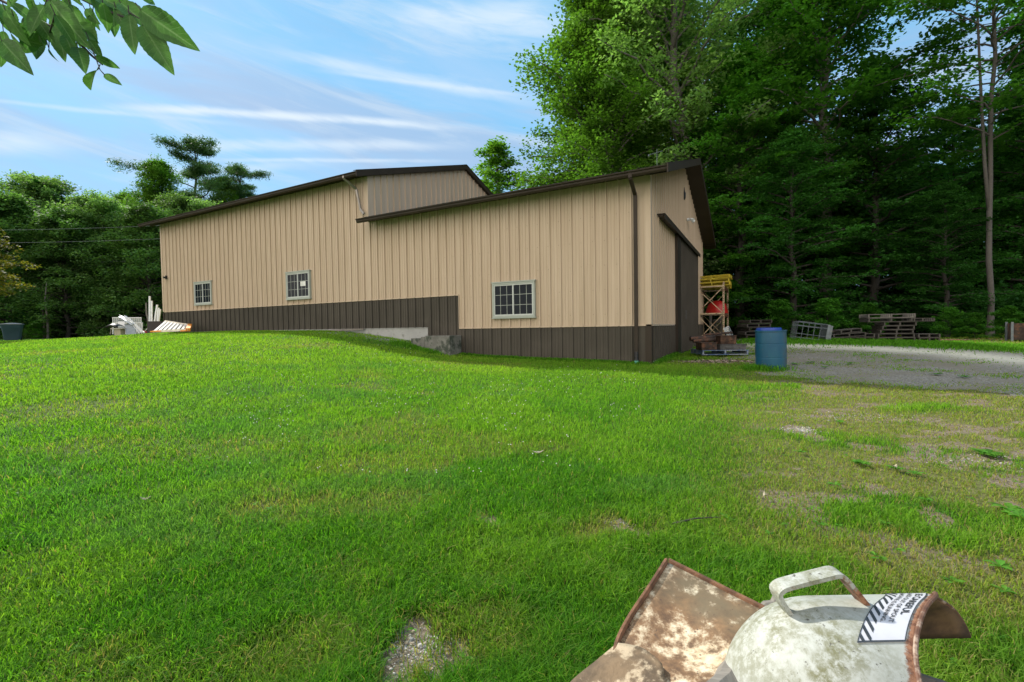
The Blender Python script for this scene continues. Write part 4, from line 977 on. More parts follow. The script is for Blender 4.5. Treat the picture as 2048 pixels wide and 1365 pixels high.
m = MB(); m.grid(bil(C2, 14)); part('lower_plate', m, simple('brown_rust_plate', (.15, .10, .055), .8, 0, .5, 16, (.42, .33, .22), 13, .50, .60, .4, 90), tray, smooth=True, solid=.004)
m = MB(); cc = np.array(Gd[12][12]); m.tube([cc-np.array([0, -.02, .02]), (cc[0], cc[1]+.02, gz(cc[0], cc[1])-.03)], .035, 10); cc = np.array(Gd[5][6]); m.tube([cc-np.array([0, 0, .015]), (cc[0], cc[1], gz(cc[0], cc[1])-.03)], .03, 10); part('support_leg', m, RUSTD, tray)
# weathered logs
for i, (a, b, r, lb) in enumerate((((1425, 1400, .90), (1500, 1318, 1.20), .030, 'frayed grey log end between the tray and the white hood'), ((1515, 1232, 1.26), (1620, 1175, 1.42), .022, 'grey split board poking out behind the hood near the tray'), ((1780, 1372, 1.1), (1925, 1420, .98), .05, 'grey weathered log below the open end of the hood'))):
    p0, p1 = W(*a), W(*b)
    if i == 1: p1 = W(1560, 1202, 1.31); p0 = W(1470, 1262, 1.30)
    m = MB(); pts = [p0+(p1-p0)*f for f in np.linspace(0, 1, 8)]; R_ = random.Random(i)
    t = thing('weathered_log', lb, 'log', p0)
    m.tube([p+np.array([R_.uniform(-.004, .004) for _ in range(3)]) for p in pts], [r*R_.uniform(.85, 1.1) for _ in pts], 9); part('wood', m, GREYWOOD, t)
    m = MB(); m.tube([p0*.5+p1*.5-np.array([0, 0, r]), np.array([(p0[0]+p1[0])/2, (p0[1]+p1[1])/2, gz(p0[0], p0[1])-.03])], .04, 8); part('stub', m, GREYWOOD, t)
# ------------------------------------------------------------------ trees
def leafquads(rng, C, n, rc, flat, L_, Wd, upb=.8, droop=.25, ctr=None):
    "C (k,3) cluster centres; n leaves each"
    k = len(C); P = np.repeat(C, n, 0); N_ = len(P)
    off = rng.normal(size=(N_, 3)); off /= np.linalg.norm(off, axis=1)[:, None]; off *= rng.random((N_, 1))**.45
    rcs = np.repeat(rc if hasattr(rc, '__len__') else np.full(k, rc), n)[:, None]
    # each cluster is a tilted spray
    tl = np.repeat(rng.normal(size=(k, 2))*.22, n, 0)
    off = off*rcs; off[:, 2] = off[:, 2]*flat + off[:, 0]*tl[:, 0]+off[:, 1]*tl[:, 1]; P = P+off
    nr = rng.normal(size=(N_, 3))*.55; nr[:, 2] = np.abs(nr[:, 2])+upb; nr /= np.linalg.norm(nr, axis=1)[:, None]
    a = rng.normal(size=(N_, 3)); a -= nr*(a*nr).sum(1)[:, None]; a /= np.linalg.norm(a, axis=1)[:, None]; a[:, 2] -= droop; a /= np.linalg.norm(a, axis=1)[:, None]
    b = np.cross(nr, a); s = (.65+.6*rng.random((N_, 1)))
    V = np.stack([P-a*L_*s/2, P+b*Wd*s/2-a*L_*.05*s, P+a*L_*s/2, P-b*Wd*s/2-a*L_*.05*s], 1)
    return V.reshape(-1, 3)
def env(kind, f):
    if kind == 'oval': return (math.sin(PI*min(1, (f*.92+.08))**.75))**.6
    if kind == 'edge': return .95*min(1, .55+f*1.2)*(1-max(0, f-.55)/.45)**.55 + .05
    if kind == 'cone': return (1-f)**.75*(.7+.3*min(1, f*6))+.06
    if kind == 'dome': return math.sqrt(max(0, 1-(f*1.0)**2.2))*.95+.05
    if kind == 'pine': return (.25+.75*(1-f)**.6)*(.55+.45*math.sin(f*37.0))+.08
    if kind == 'top': return (math.sin(PI*min(1, f*.85+.15)))**.5
    return 1
def tree_proto(name, seed, H, R, base, kind, nl, per, leaves, L_, Wd, rc, flat=.3, el=(25, 55), tr=.016, lean=(0, 0), matl=None, matb=None, fork=0, limbr=.28, upb=.8, twig=True, rise=.15, wobble=.012):
    rng = np.random.default_rng(seed); R_ = random.Random(seed)
    tm = MB(); n = 12; wob = [(R_.uniform(-1, 1)*wobble*H, R_.uniform(-1, 1)*wobble*H) for _ in range(n+1)]
    def tp(h):
        f = h/H; i = min(int(f*n), n-1); g = f*n-i
        return np.array([lean[0]*f**1.3*H+wob[i][0]*(1-g)+wob[i+1][0]*g if i else lean[0]*f**1.3*H+wob[1][0]*g, lean[1]*f**1.3*H+(wob[i][1]*(1-g)+wob[i+1][1]*g if i else wob[1][1]*g), h])
    def trr(h): f = h/H; return H*tr*((1-f)**.8*.95+.05)+(H*tr*.5*max(0, 1-h/(.04*H)) if h < .04*H else 0)
    hs = [-.3, .0, .02*H, .05*H]+[H*k/14 for k in range(1, 15)]
    tm.tube([tp(max(h, 0))+np.array([0, 0, min(h, 0)]) for h in hs], [trr(max(h, 0)) for h in hs], 9)
    if fork:
        hf = fork*H; P0 = tp(hf); pts = [P0+np.array([-.035*H*(k/8)**.7, .01*H*k/8, (H-hf)*.95*k/8]) for k in range(9)]; tm.tube(pts, [trr(hf)*.75*(1-k/9) for k in range(9)], 7)
    C = []; rcs = []
    for i in range(nl):
        f = (i+.5)/nl; f = f**.92; h = base*H+(H*.97-base*H)*f
        az = i*2.39996+R_.uniform(-.4, .4); ln = R*env(kind, f)*R_.uniform(.62, 1.12); ea = rad(el[0]+(el[1]-el[0])*f+R_.uniform(-10, 10))
        p0 = tp(h); pts = []; m_ = 6
        for k in range(m_+1):
            g = k/m_; d = ln*g; pts.append(p0+np.array([math.sin(az)*d*math.cos(ea*(1-g*.4)), math.cos(az)*d*math.cos(ea*(1-g*.4)), d*math.sin(ea)*(1-.35*g)-rise*0-ln*.10*g*g])+np.array([R_.uniform(-.03, .03)*ln, R_.uniform(-.03, .03)*ln, 0])*(g > 0))
        r0 = trr(h)*limbr+.006*ln; tm.tube(pts, [r0*(1-.85*k/m_)+.004 for k in range(m_+1)], 5, cap=False)
        for q in range(per):
            g = .30+.70*(q+R_.random())/per; k = min(int(g*m_), m_-1); c = pts[k]+(pts[k+1]-pts[k])*(g*m_-k)
            side = R_.uniform(-1, 1)*ln*.30*(1.15-g); c2 = c+np.array([math.cos(az)*side, -math.sin(az)*side, R_.uniform(-.04, .05)*ln])
            if twig and abs(side) > .12*ln: tm.tube([c, (c+c2)/2+np.array([0, 0, .04*ln]), c2], [.018, .012, .005], 4, cap=False)
            C.append(c2); rcs.append(rc*R_.uniform(.65, 1.25))
    C.append(tp(H)); rcs.append(rc)
    V = leafquads(rng, np.array(C), leaves, np.array(rcs), flat, L_, Wd, upb)
    nq = len(V)//4; me = fastmesh(name+'_crown', V, np.arange(nq*4), np.arange(nq)*4, [matl])
    tme = bpy.data.meshes.new(name+'_trunk'); tme.from_pydata(tm.v, [], tm.f); tme.materials.append(matb or BARK); tme.polygons.foreach_set('use_smooth', [True]*len(tm.f)); tme.update()
    return (tme, me)
PR = {}
PR['maple'] = tree_proto('maple', 1, 20, 5.2, .05, 'edge', 76, 7, 74, .23, .17, 1.0, .22, (8, 55), matl=LEAF, matb=BARKD)
PR['maple2'] = tree_proto('maple2', 2, 22, 5.6, .16, 'edge', 80, 8, 62, .23, .17, 1.05, .34, (14, 62), matl=LEAF, matb=BARK)
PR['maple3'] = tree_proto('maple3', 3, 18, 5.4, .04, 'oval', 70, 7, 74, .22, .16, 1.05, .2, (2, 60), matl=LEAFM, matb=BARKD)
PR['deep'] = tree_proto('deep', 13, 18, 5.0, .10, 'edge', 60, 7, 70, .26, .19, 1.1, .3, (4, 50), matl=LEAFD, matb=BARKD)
PR['locust'] = tree_proto('locust', 4, 24, 6.2, .08, 'oval', 100, 9, 76, .20, .11, .85, .55, (25, 62), lean=(-.10, 0), matl=LEAFG, matb=BARK)
PR['birch'] = tree_proto('birch', 5, 20, 5.2, .06, 'oval', 100, 9, 68, .20, .14, .95, .6, (30, 65), matl=LEAFB, matb=BARK)
PR['slender'] = tree_proto('slender', 6, 21, 4.3, .34, 'top', 84, 9, 46, .17, .11, .6, .35, (18, 60), tr=.0048, matl=LEAF, matb=BARKM, fork=.22, wobble=.0045, limbr=.16)
PR['pine'] = tree_proto('pine', 7, 21, 8.5, .22, 'pine', 34, 16, 80, .34, .06, .80, .55, (8, 40), tr=.013, matl=NEEDLE, matb=BARKD, upb=.3, twig=True)
PR['oak'] = tree_proto('oak', 8, 15, 6.6, .06, 'dome', 96, 9, 66, .24, .17, .95, .6, (8, 65), matl=LEAFG, matb=BARKD)
LEAFO = leafm('oak_leaves', (.085, .20, .05), (.16, .31, .085), .5)
PR['oakdark'] = tree_proto('oakdark', 9, 13, 5.4, .03, 'dome', 76, 8, 54, .25, .17, 1.0, .5, (0, 60), matl=LEAFO, matb=BARKD)
PR['young'] = tree_proto('young', 10, 15, 2.1, .25, 'oval', 50, 5, 44, .17, .12, .5, .6, (25, 60), matl=LEAFB, matb=BARK)
PR['bronze'] = tree_proto('bronze', 11, 7, 2.6, .42, 'dome', 44, 6, 46, .15, .11, .5, .4, (5, 55), matl=LEAFBR, matb=BARKD)
PR['shrub'] = tree_proto('shrub', 12, 2.6, 1.6, .03, 'dome', 24, 5, 50, .13, .09, .35, .5, (20, 70), tr=.01, matl=LEAF, matb=BARKD, twig=False)
def tree(name, pr, px, d, h=None, rot=0, label='', cat='tree', group=None, wide=1.0, xyz=None, H0=None):
    c = np.array(xyz) if xyz is not None else W(px, 660, d); z = gz(c[0], c[1])-.05; t = thing(name, label, cat, (c[0], c[1], z), group, (0, 0, rot))
    Hm = dict(deep=18, maple=20, maple2=22, maple3=18, locust=24, birch=20, slender=21, pine=21, oak=15, oakdark=13, young=15, bronze=7, shrub=2.6)[pr]
    s = (h or Hm)/Hm; t.scale = (s*wide, s*wide, s)
    linkmesh('trunk', PR[pr][0], t); linkmesh('crown', PR[pr][1], t); return t
# right-hand wood, front row
tree('locust_tree', 'locust', 1395, 27, 26, .3, 'tall grey-green tree with a trunk leaning left, rising right behind the barn ridge')
tree('birch_tree', 'birch', 1192, 29, 22.5, 1.1, 'airy light green tree at the left end of the wood, against the sky')
tree('young_tree', 'young', 1000, 36, 15.0, .6, 'small yellow-green tree standing alone above the dip between the two barn roofs', wide=1.6)
tree('birch_tree', 'birch', 1225, 26, 17, 2.9, 'bushy light green tree behind the low barn roof')
tree('maple_tree', 'maple', 1480, 24, 15, 2.2, 'bright layered maple just right of the barn gable')
tree('maple_tree', 'maple2', 1650, 24, 20.5, .7, 'tallest broad maple mid-wood, its right side ending at the strip of sky')
tree('maple_tree', 'maple3', 1585, 21, 9.5, 1.9, 'low dark maple behind the blue barrel')
tree('maple_tree', 'maple3', 1750, 22.0, 12.8, 4.0, 'dark maple with flat leaf tiers behind the big pallet stack')
tree('maple_tree', 'maple', 1905, 24, 11.8, 5.2, 'yellow-lit maple behind the slender twin-stemmed tree')
tree('slender_tree', 'slender', 1980, 17.5, 21, .0, 'slender grey twin-stemmed tree with bare lower trunk and crown high up')
tree('maple_tree', 'maple3', 1890, 18.6, 6.2, 2.5, 'low leafy maple left of the slender grey trunk, hanging over the leaf litter')
tree('maple_tree', 'maple3', 2075, 20, 12.5, 3.3, 'dark maple at the right edge of the photo behind the slender trunk')
tree('maple_tree', 'maple2', 2160, 23, 20, 4.4, 'tall dark maple at the far right, crown cut by the frame')
tree('maple_tree', 'maple2', 1330, 34, 25, 5.0, 'tall maple filling the gap behind the leaning locust')
tree('maple_tree', 'maple2', 1540, 31, 25, 3.6, 'tall maple behind the gable-side maple, crown cut by the top of the photo')
tree('maple_tree', 'maple2', 2045, 27, 13.5, 1.4, 'yellow-green maple crown between the slender trunk and the right edge', wide=.9)
tree('birch_tree', 'birch', 1290, 31, 24, 4.2, 'airy tree between the leaning locust and the left end of the wood')
GB = 'dark trees deep in the wood right of the barn'
k = 0
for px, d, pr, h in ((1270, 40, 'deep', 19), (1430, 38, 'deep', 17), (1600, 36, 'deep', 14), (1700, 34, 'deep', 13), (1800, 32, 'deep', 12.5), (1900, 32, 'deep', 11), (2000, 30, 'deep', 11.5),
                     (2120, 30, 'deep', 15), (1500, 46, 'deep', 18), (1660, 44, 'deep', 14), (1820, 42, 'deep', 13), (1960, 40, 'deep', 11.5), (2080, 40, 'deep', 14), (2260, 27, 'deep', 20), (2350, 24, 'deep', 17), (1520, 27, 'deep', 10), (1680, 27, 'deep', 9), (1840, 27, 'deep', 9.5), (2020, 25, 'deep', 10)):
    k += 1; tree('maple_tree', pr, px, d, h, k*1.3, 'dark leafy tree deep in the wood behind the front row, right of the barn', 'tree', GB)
# left group
tree('oak_tree', 'oak', 95, 37, 12.4, .4, 'highest rounded tree of the left tree line, its top above the wires')
tree('oak_tree', 'oak', 215, 34, 10.0, 2.1, 'broad rounded grey-green tree in the middle of the left tree line')
tree('oak_tree', 'oakdark', 300, 33, 9.2, 3.0, 'dark bushy tree behind the junk heap, beside the barn corner')
tree('oak_tree', 'oakdark', 20, 31, 9.5, 4.1, 'dark tree behind the trash cart')
tree('oak_tree', 'oakdark', 135, 31.5, 8.5, 5.1, 'lower dark tree between the trash cart and the junk heap')
tree('oak_tree', 'oak', -90, 36, 10.5, 1.1, 'tree at the far left edge, mostly outside the photo')
tree('pine_tree', 'pine', 398, 50, 20.6, 1.0, 'ragged white pine with flat open branches rising above the long roof', wide=1.25)
tree('birch_tree', 'birch', 455, 49, 16.4, 2.2, 'feathery tree filling the gap between the two pines', wide=.8)
tree('birch_tree', 'birch', 262, 48, 14.6, 3.2, 'loose light green tree left of the feathery one, behind the left tree line')
tree('birch_tree', 'birch', 325, 46, 17.2, .9, 'feathery deciduous tree just left of the ragged pine')
tree('pine_tree', 'pine', 495, 52, 18.5, 4.4, 'second, lower pine whose top shows right of the ragged pine', wide=1.2)
tree('oak_tree', 'oak', 445, 56, 14.0, .9, 'round tree low behind the roof under the pines')
tree('oak_tree', 'oak', 390, 38, 11.0, .9, 'tree just behind the barn corner, showing above the eave')
tree('small_leafy_tree', 'bronze', -62, 21, 5.6, .5, 'small tree with yellow-brown green leaves at the left edge of the photo')
GC = 'dark trees behind the left tree line'
for i, (px, d, h) in enumerate(((-40, 46, 11), (60, 45, 11.5), (160, 44, 11.5), (260, 43, 11.5), (360, 44, 11.5), (-150, 40, 10))): tree('oak_tree', 'oakdark', px, d, h, i*1.7, 'dark tree in the second row of the left tree line', 'tree', GC)
tree('shrub', 'shrub', 72, 29, 1.1, .2, 'bright low shrub just right of the trash cart', 'shrub')
tree('shrub', 'shrub', -18, 28.5, 1.0, 1.2, 'low shrub left of the trash cart', 'shrub')
tree('shrub', 'shrub', 40, 30.5, 1.0, 1.2, 'low shrub half hidden behind the trash cart', 'shrub')
tree('shrub', 'shrub', 1330, 18, 1.0, 2.2, 'shrub hidden beside the far gable', 'shrub') if False else None
for i, (px, d, h, lb) in enumerate(((1655, 17.6, 1.5, 'leafy bush behind the small leaning pallet pile'), (1735, 17.4, 1.3, 'leafy bush just left of the big pallet stack'), (1900, 16.8, 1.1, 'low bush in front of the slender grey trunk, left side'), (1950, 16.2, .9, 'low bright undergrowth bush at the foot of the slender trunk'), (2015, 16.0, 1.1, 'bush between the slender trunk and the steel crate'), (1560, 19, 1.6, 'bush behind the blue barrel'))): tree('shrub', 'shrub', px, d, h, i*1.9, lb, 'shrub')
# small foreground saplings at the left tree line
for i, (px, d) in enumerate(((95, 29.5), (88, 30.5))):
    c = W(px, 668, d); z = gz(c[0], c[1]); t = thing('sapling', ('pale thin bare sapling trunk', 'darker thin bare trunk just left of the pale sapling')[i]+' right of the trash cart', 'tree', (c[0], c[1], z)); m = MB(); m.tube([(0, 0, 0), (.05, 0, 1.2), (-.08, 0, 2.4), (.1, 0, 3.6)], [.07, .055, .045, .02], 7); part('trunk', m, BARK if i == 0 else BARKD, t, local=True)
    m = MB(); m.tube([(-.08, 0, 2.3), (.4, .1, 2.9)], [.03, .01], 5); m.tube([(0.0, 0, 1.8), (-.4, .1, 2.5)], [.025, .01], 5); part('branch', m, BARKD, t, local=True)
# far woodland mass closing the view
rng = np.random.default_rng(77)
def mass(name, label, arcs, seed, mat, n=42, lf=(.42, .30)):
    rng = np.random.default_rng(seed); C = []
    for a0, a1, r0, r1, h0, h1, cnt in arcs:
        a = np.radians(rng.uniform(a0, a1, cnt)); r = rng.uniform(r0, r1, cnt); h = rng.random(cnt)**.8*(h0+(h1-h0)*vnoise(a*9, a*0+seed, seed, 3))
        x = r*np.sin(a); y = r*np.cos(a); C.append(np.stack([x, y, T(x, y)+h+.2], -1))
    C = np.concatenate(C); V = leafquads(rng, C, n, rng.uniform(.8, 1.7, len(C)), .45, lf[0], lf[1], .5); nq = len(V)//4
    o = linkmesh(name, fastmesh(name, V, np.arange(nq*4), np.arange(nq)*4, [mat])); tag(o, label, 'woodland', None, 'stuff')
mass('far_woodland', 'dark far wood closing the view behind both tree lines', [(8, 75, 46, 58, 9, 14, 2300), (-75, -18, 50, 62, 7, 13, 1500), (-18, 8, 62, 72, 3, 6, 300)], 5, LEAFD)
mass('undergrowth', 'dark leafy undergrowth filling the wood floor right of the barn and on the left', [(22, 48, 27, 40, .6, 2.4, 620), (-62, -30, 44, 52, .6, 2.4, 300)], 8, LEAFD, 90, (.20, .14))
# ------------------------------------------------------------------ grass
def blades(rng, x, y, h, w, lean, tint):
    n = len(x); z = T(x, y); az = rng.random(n)*2*PI; a2 = az+rng.normal(size=n)*.9+PI/2
    dx, dy = np.cos(az), np.sin(az); lx, ly = np.cos(a2), np.sin(a2)
    Bp = np.stack([x, y, z-.006], -1); sd = np.stack([dx, dy, dx*0], -1)*w[:, None]/2
    mid = Bp+np.stack([lx*h*lean*.35, ly*h*lean*.35, h*.62], -1); tip = Bp+np.stack([lx*h*lean, ly*h*lean, h*(1-.30*lean)], -1)
    V = np.stack([Bp-sd, Bp+sd, mid+sd*.8, mid-sd*.8, tip], 1).reshape(-1, 3)
    base = (np.arange(n)*5)[:, None]; loops = (base+np.array([0, 1, 2, 3, 3, 2, 4])).ravel(); starts = (np.arange(n)*7)[:, None]+np.array([0, 4]); return V, loops, starts.ravel(), np.repeat(tint, 5, 0)
rng = np.random.default_rng(5)
NB = 760000
u = rng.random(NB); r0, r1, e = .95, 31.0, .22
r = (r0**e+u*(r1**e-r0**e))**(1/e); az = rng.uniform(-1.0, 1.02, NB); wide_ = (r < 9) & (rng.random(NB) < .22); az = np.where(wide_, np.sign(az)*rng.uniform(1.0, 1.5, NB), az)
x = r*np.sin(az); y = r*np.cos(az)
b, dr = bare(x, y); dv = drv(x, y); st = strips(x, y)
chip = dpoly(x, y, poly([(1380, 722), (1478, 724), (1470, 735), (1395, 733)])) 
keep = ~barnin(x, y, .0)
pk = rng.random(NB)
keep &= pk > b*.97*np.where((np.arctan2(x, y) > .3) & (r > 2.5), .62, 1)
keep &= (pk > sstep(-1.0, 1.5, dv)*(1-np.clip(st, 0, 1)*.8)*.975)
keep &= pk > dr*.25
keep &= ~((np.hypot(x-.68, y-.95) < .25))
vis = ~((x*NN[0]+y*NN[1]-D > 0) & (x*LL[0]+y*LL[1] > 2.3) & (x*LL[0]+y*LL[1] < 24.4))
keep &= vis
x, y, r, b, dr, dv, az = [q[keep] for q in (x, y, r, b, dr, dv, az)]; n = len(x)
tuft = vnoise(x*6, y*6, 81, 3); big = vnoise(x*.55, y*.55, 82, 4); mid_ = vnoise(x*2.2, y*2.2, 83, 3); rnd = rng.random(n)
h = (.030+.050*tuft+.030*rng.random(n))*(1-.45*dr)*(1-.4*b)*(1+.55*np.exp(-np.maximum(r-1, 0)/2.2))
h *= np.where((dv > -.3), .75, 1)*(.88+.24*sstep(.35, .65, big)); h = np.clip(h, .018, .15)
w = (.0021+.0014*rng.random(n))+.00085*r
lean = .25+.75*rng.random(n)
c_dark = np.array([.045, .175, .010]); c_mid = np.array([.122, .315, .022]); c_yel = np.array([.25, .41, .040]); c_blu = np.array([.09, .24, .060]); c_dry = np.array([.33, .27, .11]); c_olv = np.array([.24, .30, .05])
f = np.clip(.20+.34*big+.55*(rnd-.5)+.40*(mid_-.5)+.45*sstep(1.8, 6.5, r), 0, 1)[:, None]  # tint darkens towards the camera: foreground shade put into the blade colour
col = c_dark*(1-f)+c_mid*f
yl = (sstep(.48, .72, vnoise(x*.8+9, y*.8, 91, 3))*.38+.3*(rnd > .7)+.45*sstep(4, 12, r))[:, None]; col = col*(1-np.clip(yl, 0, 1)) + c_yel*np.clip(yl, 0, 1)
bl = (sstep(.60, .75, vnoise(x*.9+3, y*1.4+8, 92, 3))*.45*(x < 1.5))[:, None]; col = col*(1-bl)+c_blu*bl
od = np.clip(dr*.85, 0, 1)[:, None]; col = col*(1-od)+c_olv*od
dryb = ((rng.random(n) < (.022+.30*dr+.4*b))).astype(float)[:, None]*(.6+.4*rng.random((n, 1))); col = col*(1-dryb)+c_dry*dryb
col *= (.75+.5*rng.random((n, 1)))
# clover patch
cp = G(500, 830); cl = np.exp(-(((x-cp[0])/1.5)**2+((y-cp[1])/.6)**2))*sstep(.42, .55, vnoise(x*4, y*4, 95, 3)); col = col*(1-cl[:, None]*.6)+np.array([.16, .33, .02])*cl[:, None]*.6
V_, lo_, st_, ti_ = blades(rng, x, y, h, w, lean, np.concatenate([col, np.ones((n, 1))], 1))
# tall unmown fringe along the base of the barn, the drive verge and the wood edge
def fringe(pts, wd, cnt, hh, seed):
    rg = np.random.default_rng(seed); k = rg.integers(0, len(pts)-1, cnt); f = rg.random(cnt)[:, None]; P = np.array(pts)[k]*(1-f)+np.array(pts)[k+1]*f+rg.normal(size=(cnt, 2))*wd
    return P[:, 0], P[:, 1], hh*(.5+.8*rg.random(cnt))
wallbase = [B(s, -.10, 0)[:2] for s in np.linspace(2.35, 7.7, 12)]; wb2 = [B(s, -.12, 0)[:2] for s in np.linspace(13, 24.5, 12)]; gb = [B(2.2, t, 0)[:2] for t in np.linspace(0, 3.2, 6)]
verge = poly([(1500, 683), (1600, 684), (1750, 688), (1900, 693), (2040, 700)]); bar = poly([(1500, 742), (1520, 742), (1560, 741)]); plant = [B(s, -.72, 0)[:2] for s in (8.0, 8.8, 9.3, 9.6)]
parts = [(V_, lo_, st_, ti_)]
for pts, wd, cnt, hh, cc in ((wallbase, .05, 5000, .11, c_mid), (wb2, .06, 5000, .07, c_yel), (gb, .05, 1200, .13, c_mid), (verge, .55, 16000, .13, c_mid), (bar, .14, 900, .16, c_mid), (plant, .12, 1600, .14, c_mid)):
    fx, fy, fh = fringe(pts, wd, cnt, hh, int(cnt)); fr = np.hypot(fx, fy); cc_ = cc*(.6+.7*rng.random((cnt, 1)))
    parts.append(blades(rng, fx, fy, fh, .004+.0008*fr, .3+.6*rng.random(cnt), np.concatenate([cc_, np.ones((cnt, 1))], 1)))
def joinp(parts):
    vo = lo = 0; Vs, Ls, Ss, Ts = [], [], [], []
    for V, L_, S_, T_ in parts: Vs.append(V); Ls.append(L_+vo); Ss.append(S_+lo); Ts.append(T_); vo += len(V); lo += len(L_)
    return np.concatenate(Vs), np.concatenate(Ls), np.concatenate(Ss), np.concatenate(Ts)
V_, lo_, st_, ti_ = joinp(parts)
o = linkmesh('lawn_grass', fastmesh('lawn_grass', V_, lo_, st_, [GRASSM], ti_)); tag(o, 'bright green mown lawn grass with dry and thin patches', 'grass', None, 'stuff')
# broad-leaved weeds
def rosettes(seed, spots):
    rg = np.random.default_rng(seed); Vs = []; Ts = []
    for cx, cy, R, nl in spots:
        z = gz(cx, cy)
        for k in range(nl):
            a = rg.random()*2*PI; L_ = R*(.6+.6*rg.random()); w = L_*.42; e = rg.uniform(.25, .9); d = np.array([math.cos(a), math.sin(a), 0]); s_ = np.array([-d[1], d[0], 0])
            p = np.array([cx, cy, z+.03])+d*R*.15*rg.random(); q = [p+d*L_*f+np.array([0, 0, L_*e*(f-.75*f*f)]) for f in (0, .35, .7, 1)]
            ww = [.1, 1, .85, .06]; Vs.append(np.array([[q[i]-s_*w*ww[i]/2, q[i]+np.array([0, 0, -.003]), q[i]+s_*w*ww[i]/2] for i in range(4)]).reshape(-1, 3)); c = np.array([.10, .27, .035])*(.7+.7*rg.random())+np.array([.03, .03, 0])*(rg.random() < .4); Ts += [list(c)+[1]]*12
    V = np.concatenate(Vs); n = len(Vs); pat = []
    for i in range(3):
        for j in range(2): pat += [i*3+j, i*3+j+1, (i+1)*3+j+1, (i+1)*3+j]
    L_ = (np.arange(n)[:, None]*12+np.array(pat)).ravel(); return V, L_, np.arange(n*6)*4, np.array(Ts)
rg = np.random.default_rng(9); spots = []
for px, py, R, nl in ((1725, 935, .07, 12), (1790, 945, .06, 14), (1830, 955, .06, 10), (1670, 978, .05, 6), (1975, 915, .10, 26), (1960, 912, .08, 14), (2020, 1030, .09, 16), (2040, 1045, .08, 12), (1712, 930, .05, 8), (1895, 1250, .05, 6), (1905, 1180, .05, 5), (1640, 1060, .04, 5), (1850, 1010, .05, 8), (990, 1340, .045, 9), (1015, 1352, .04, 7), (930, 1340, .03, 6), (1990, 1290, .05, 6), (2010, 1200, .05, 6), (1530, 738, .12, 26), (1512, 733, .10, 18), (1495, 741, .10, 16), (1545, 745, .08, 12), (1650, 738, .08, 14), (1700, 730, .09, 14), (1620, 728, .10, 18), (1870, 752, .10, 16), (1930, 758, .10, 14), (1590, 731, .10, 16), (1100, 725, .08, 8), (837, 692, .14, 26), (860, 697, .12, 20), (815, 684, .10, 14), (1600, 910, .05, 8), (1680, 850, .06, 10), (2000, 1150, .06, 8), (90, 1300, .03, 5), (150, 1320, .03, 5)):
    g_ = G(px, py); spots.append((g_[0], g_[1], R*.95, nl+4))
for _ in range(420):
    a = rg.uniform(-.9, .95); r_ = rg.uniform(1.1, 3.2)**1.6; spots.append((r_*math.sin(a), r_*math.cos(a), rg.uniform(.018, .04), int(rg.integers(3, 7))))
spots = [s for s in spots if not barnin(np.array([s[0]]), np.array([s[1]]), -.02)[0]]
V_, L_, S_, T_ = rosettes(4, spots); o = linkmesh('broadleaf_weeds', fastmesh('broadleaf_weeds', V_, L_, S_, [GRASSM], T_)); tag(o, 'broad-leaved weeds and clover scattered through the lawn and drive', 'weeds', None, 'stuff')
# clover flowers: tiny white heads
rg = np.random.default_rng(10); pts = []
for _ in range(650):
    px = rg.uniform(450, 1280); py = rg.uniform(690, 860) if rg.random() < .8 else rg.uniform(860, 960)
    if py < 735 and px > 840: continue
    if vnoise(px*.012, py*.03, 7, 2) > .48: g_ = G(px, py); pts.append(g_)
m = MB()
for p in pts:
    z = gz(p[0], p[1])+rg.uniform(.05, .08); s = rg.uniform(.004, .007)+.0003*p[1]; m.add([(p[0]+s, p[1], z), (p[0], p[1]+s, z), (p[0]-s, p[1], z), (p[0], p[1]-s, z), (p[0], p[1], z+s), (p[0], p[1], z-s)], [(0,1,4),(1,2,4),(2,3,4),(3,0,4),(1,0,5),(2,1,5),(3,2,5),(0,3,5)])
o = part('clover_flowers', m, simple('clover_white', (.62, .60, .55), .8)); tag(o, 'tiny white clover flower heads dotted over the lawn', 'flowers', None, 'stuff')
# stones: bare gravel patches
def stones(name, label, cat, spots, seed, mats):
    rg = np.random.default_rng(seed); m = MB()
    for cx, cy, rx, ry, cnt, s0, s1 in spots:
        for _ in range(cnt):
            x = cx+rg.normal()*rx*.55; y = cy+rg.normal()*ry*.55; s = s0+(s1-s0)*rg.random()**3; z = gz(x, y)+s*.15; n_ = 7
            a0 = rg.random()*6; rr_ = s*(.7+.5*rg.random(n_)); ring = lambda f, zz: [(x+rr_[k]*f*math.cos(a0+2*PI*k/n_), y+rr_[k]*f*.8*math.sin(a0+2*PI*k/n_), z+zz) for k in range(n_)]
            vs = ring(.8, -s*.4)+ring(1, 0)+ring(.6, s*.42)+[(x, y, z+s*.5)]
            fs = [(i*n_+k, i*n_+(k+1) % n_, (i+1)*n_+(k+1) % n_, (i+1)*n_+k) for i in range(2) for k in range(n_)]+[(2*n_+k, 2*n_+(k+1) % n_, 3*n_) for k in range(n_)]
            m.add(vs, fs, int(rg.integers(0, len(mats))))
    o = part(name, m, mats, smooth=True); tag(o, label, cat, None, 'stuff')
ST = [simple('pebble_pale', (.46, .43, .39), .85, 0, .25, 40), simple('pebble_tan', (.34, .28, .21), .85, 0, .25, 40), simple('pebble_grey', (.22, .22, .215), .85, 0, .25, 40)]
def gs(px, py): g_ = G(px, py); return g_[0], g_[1]
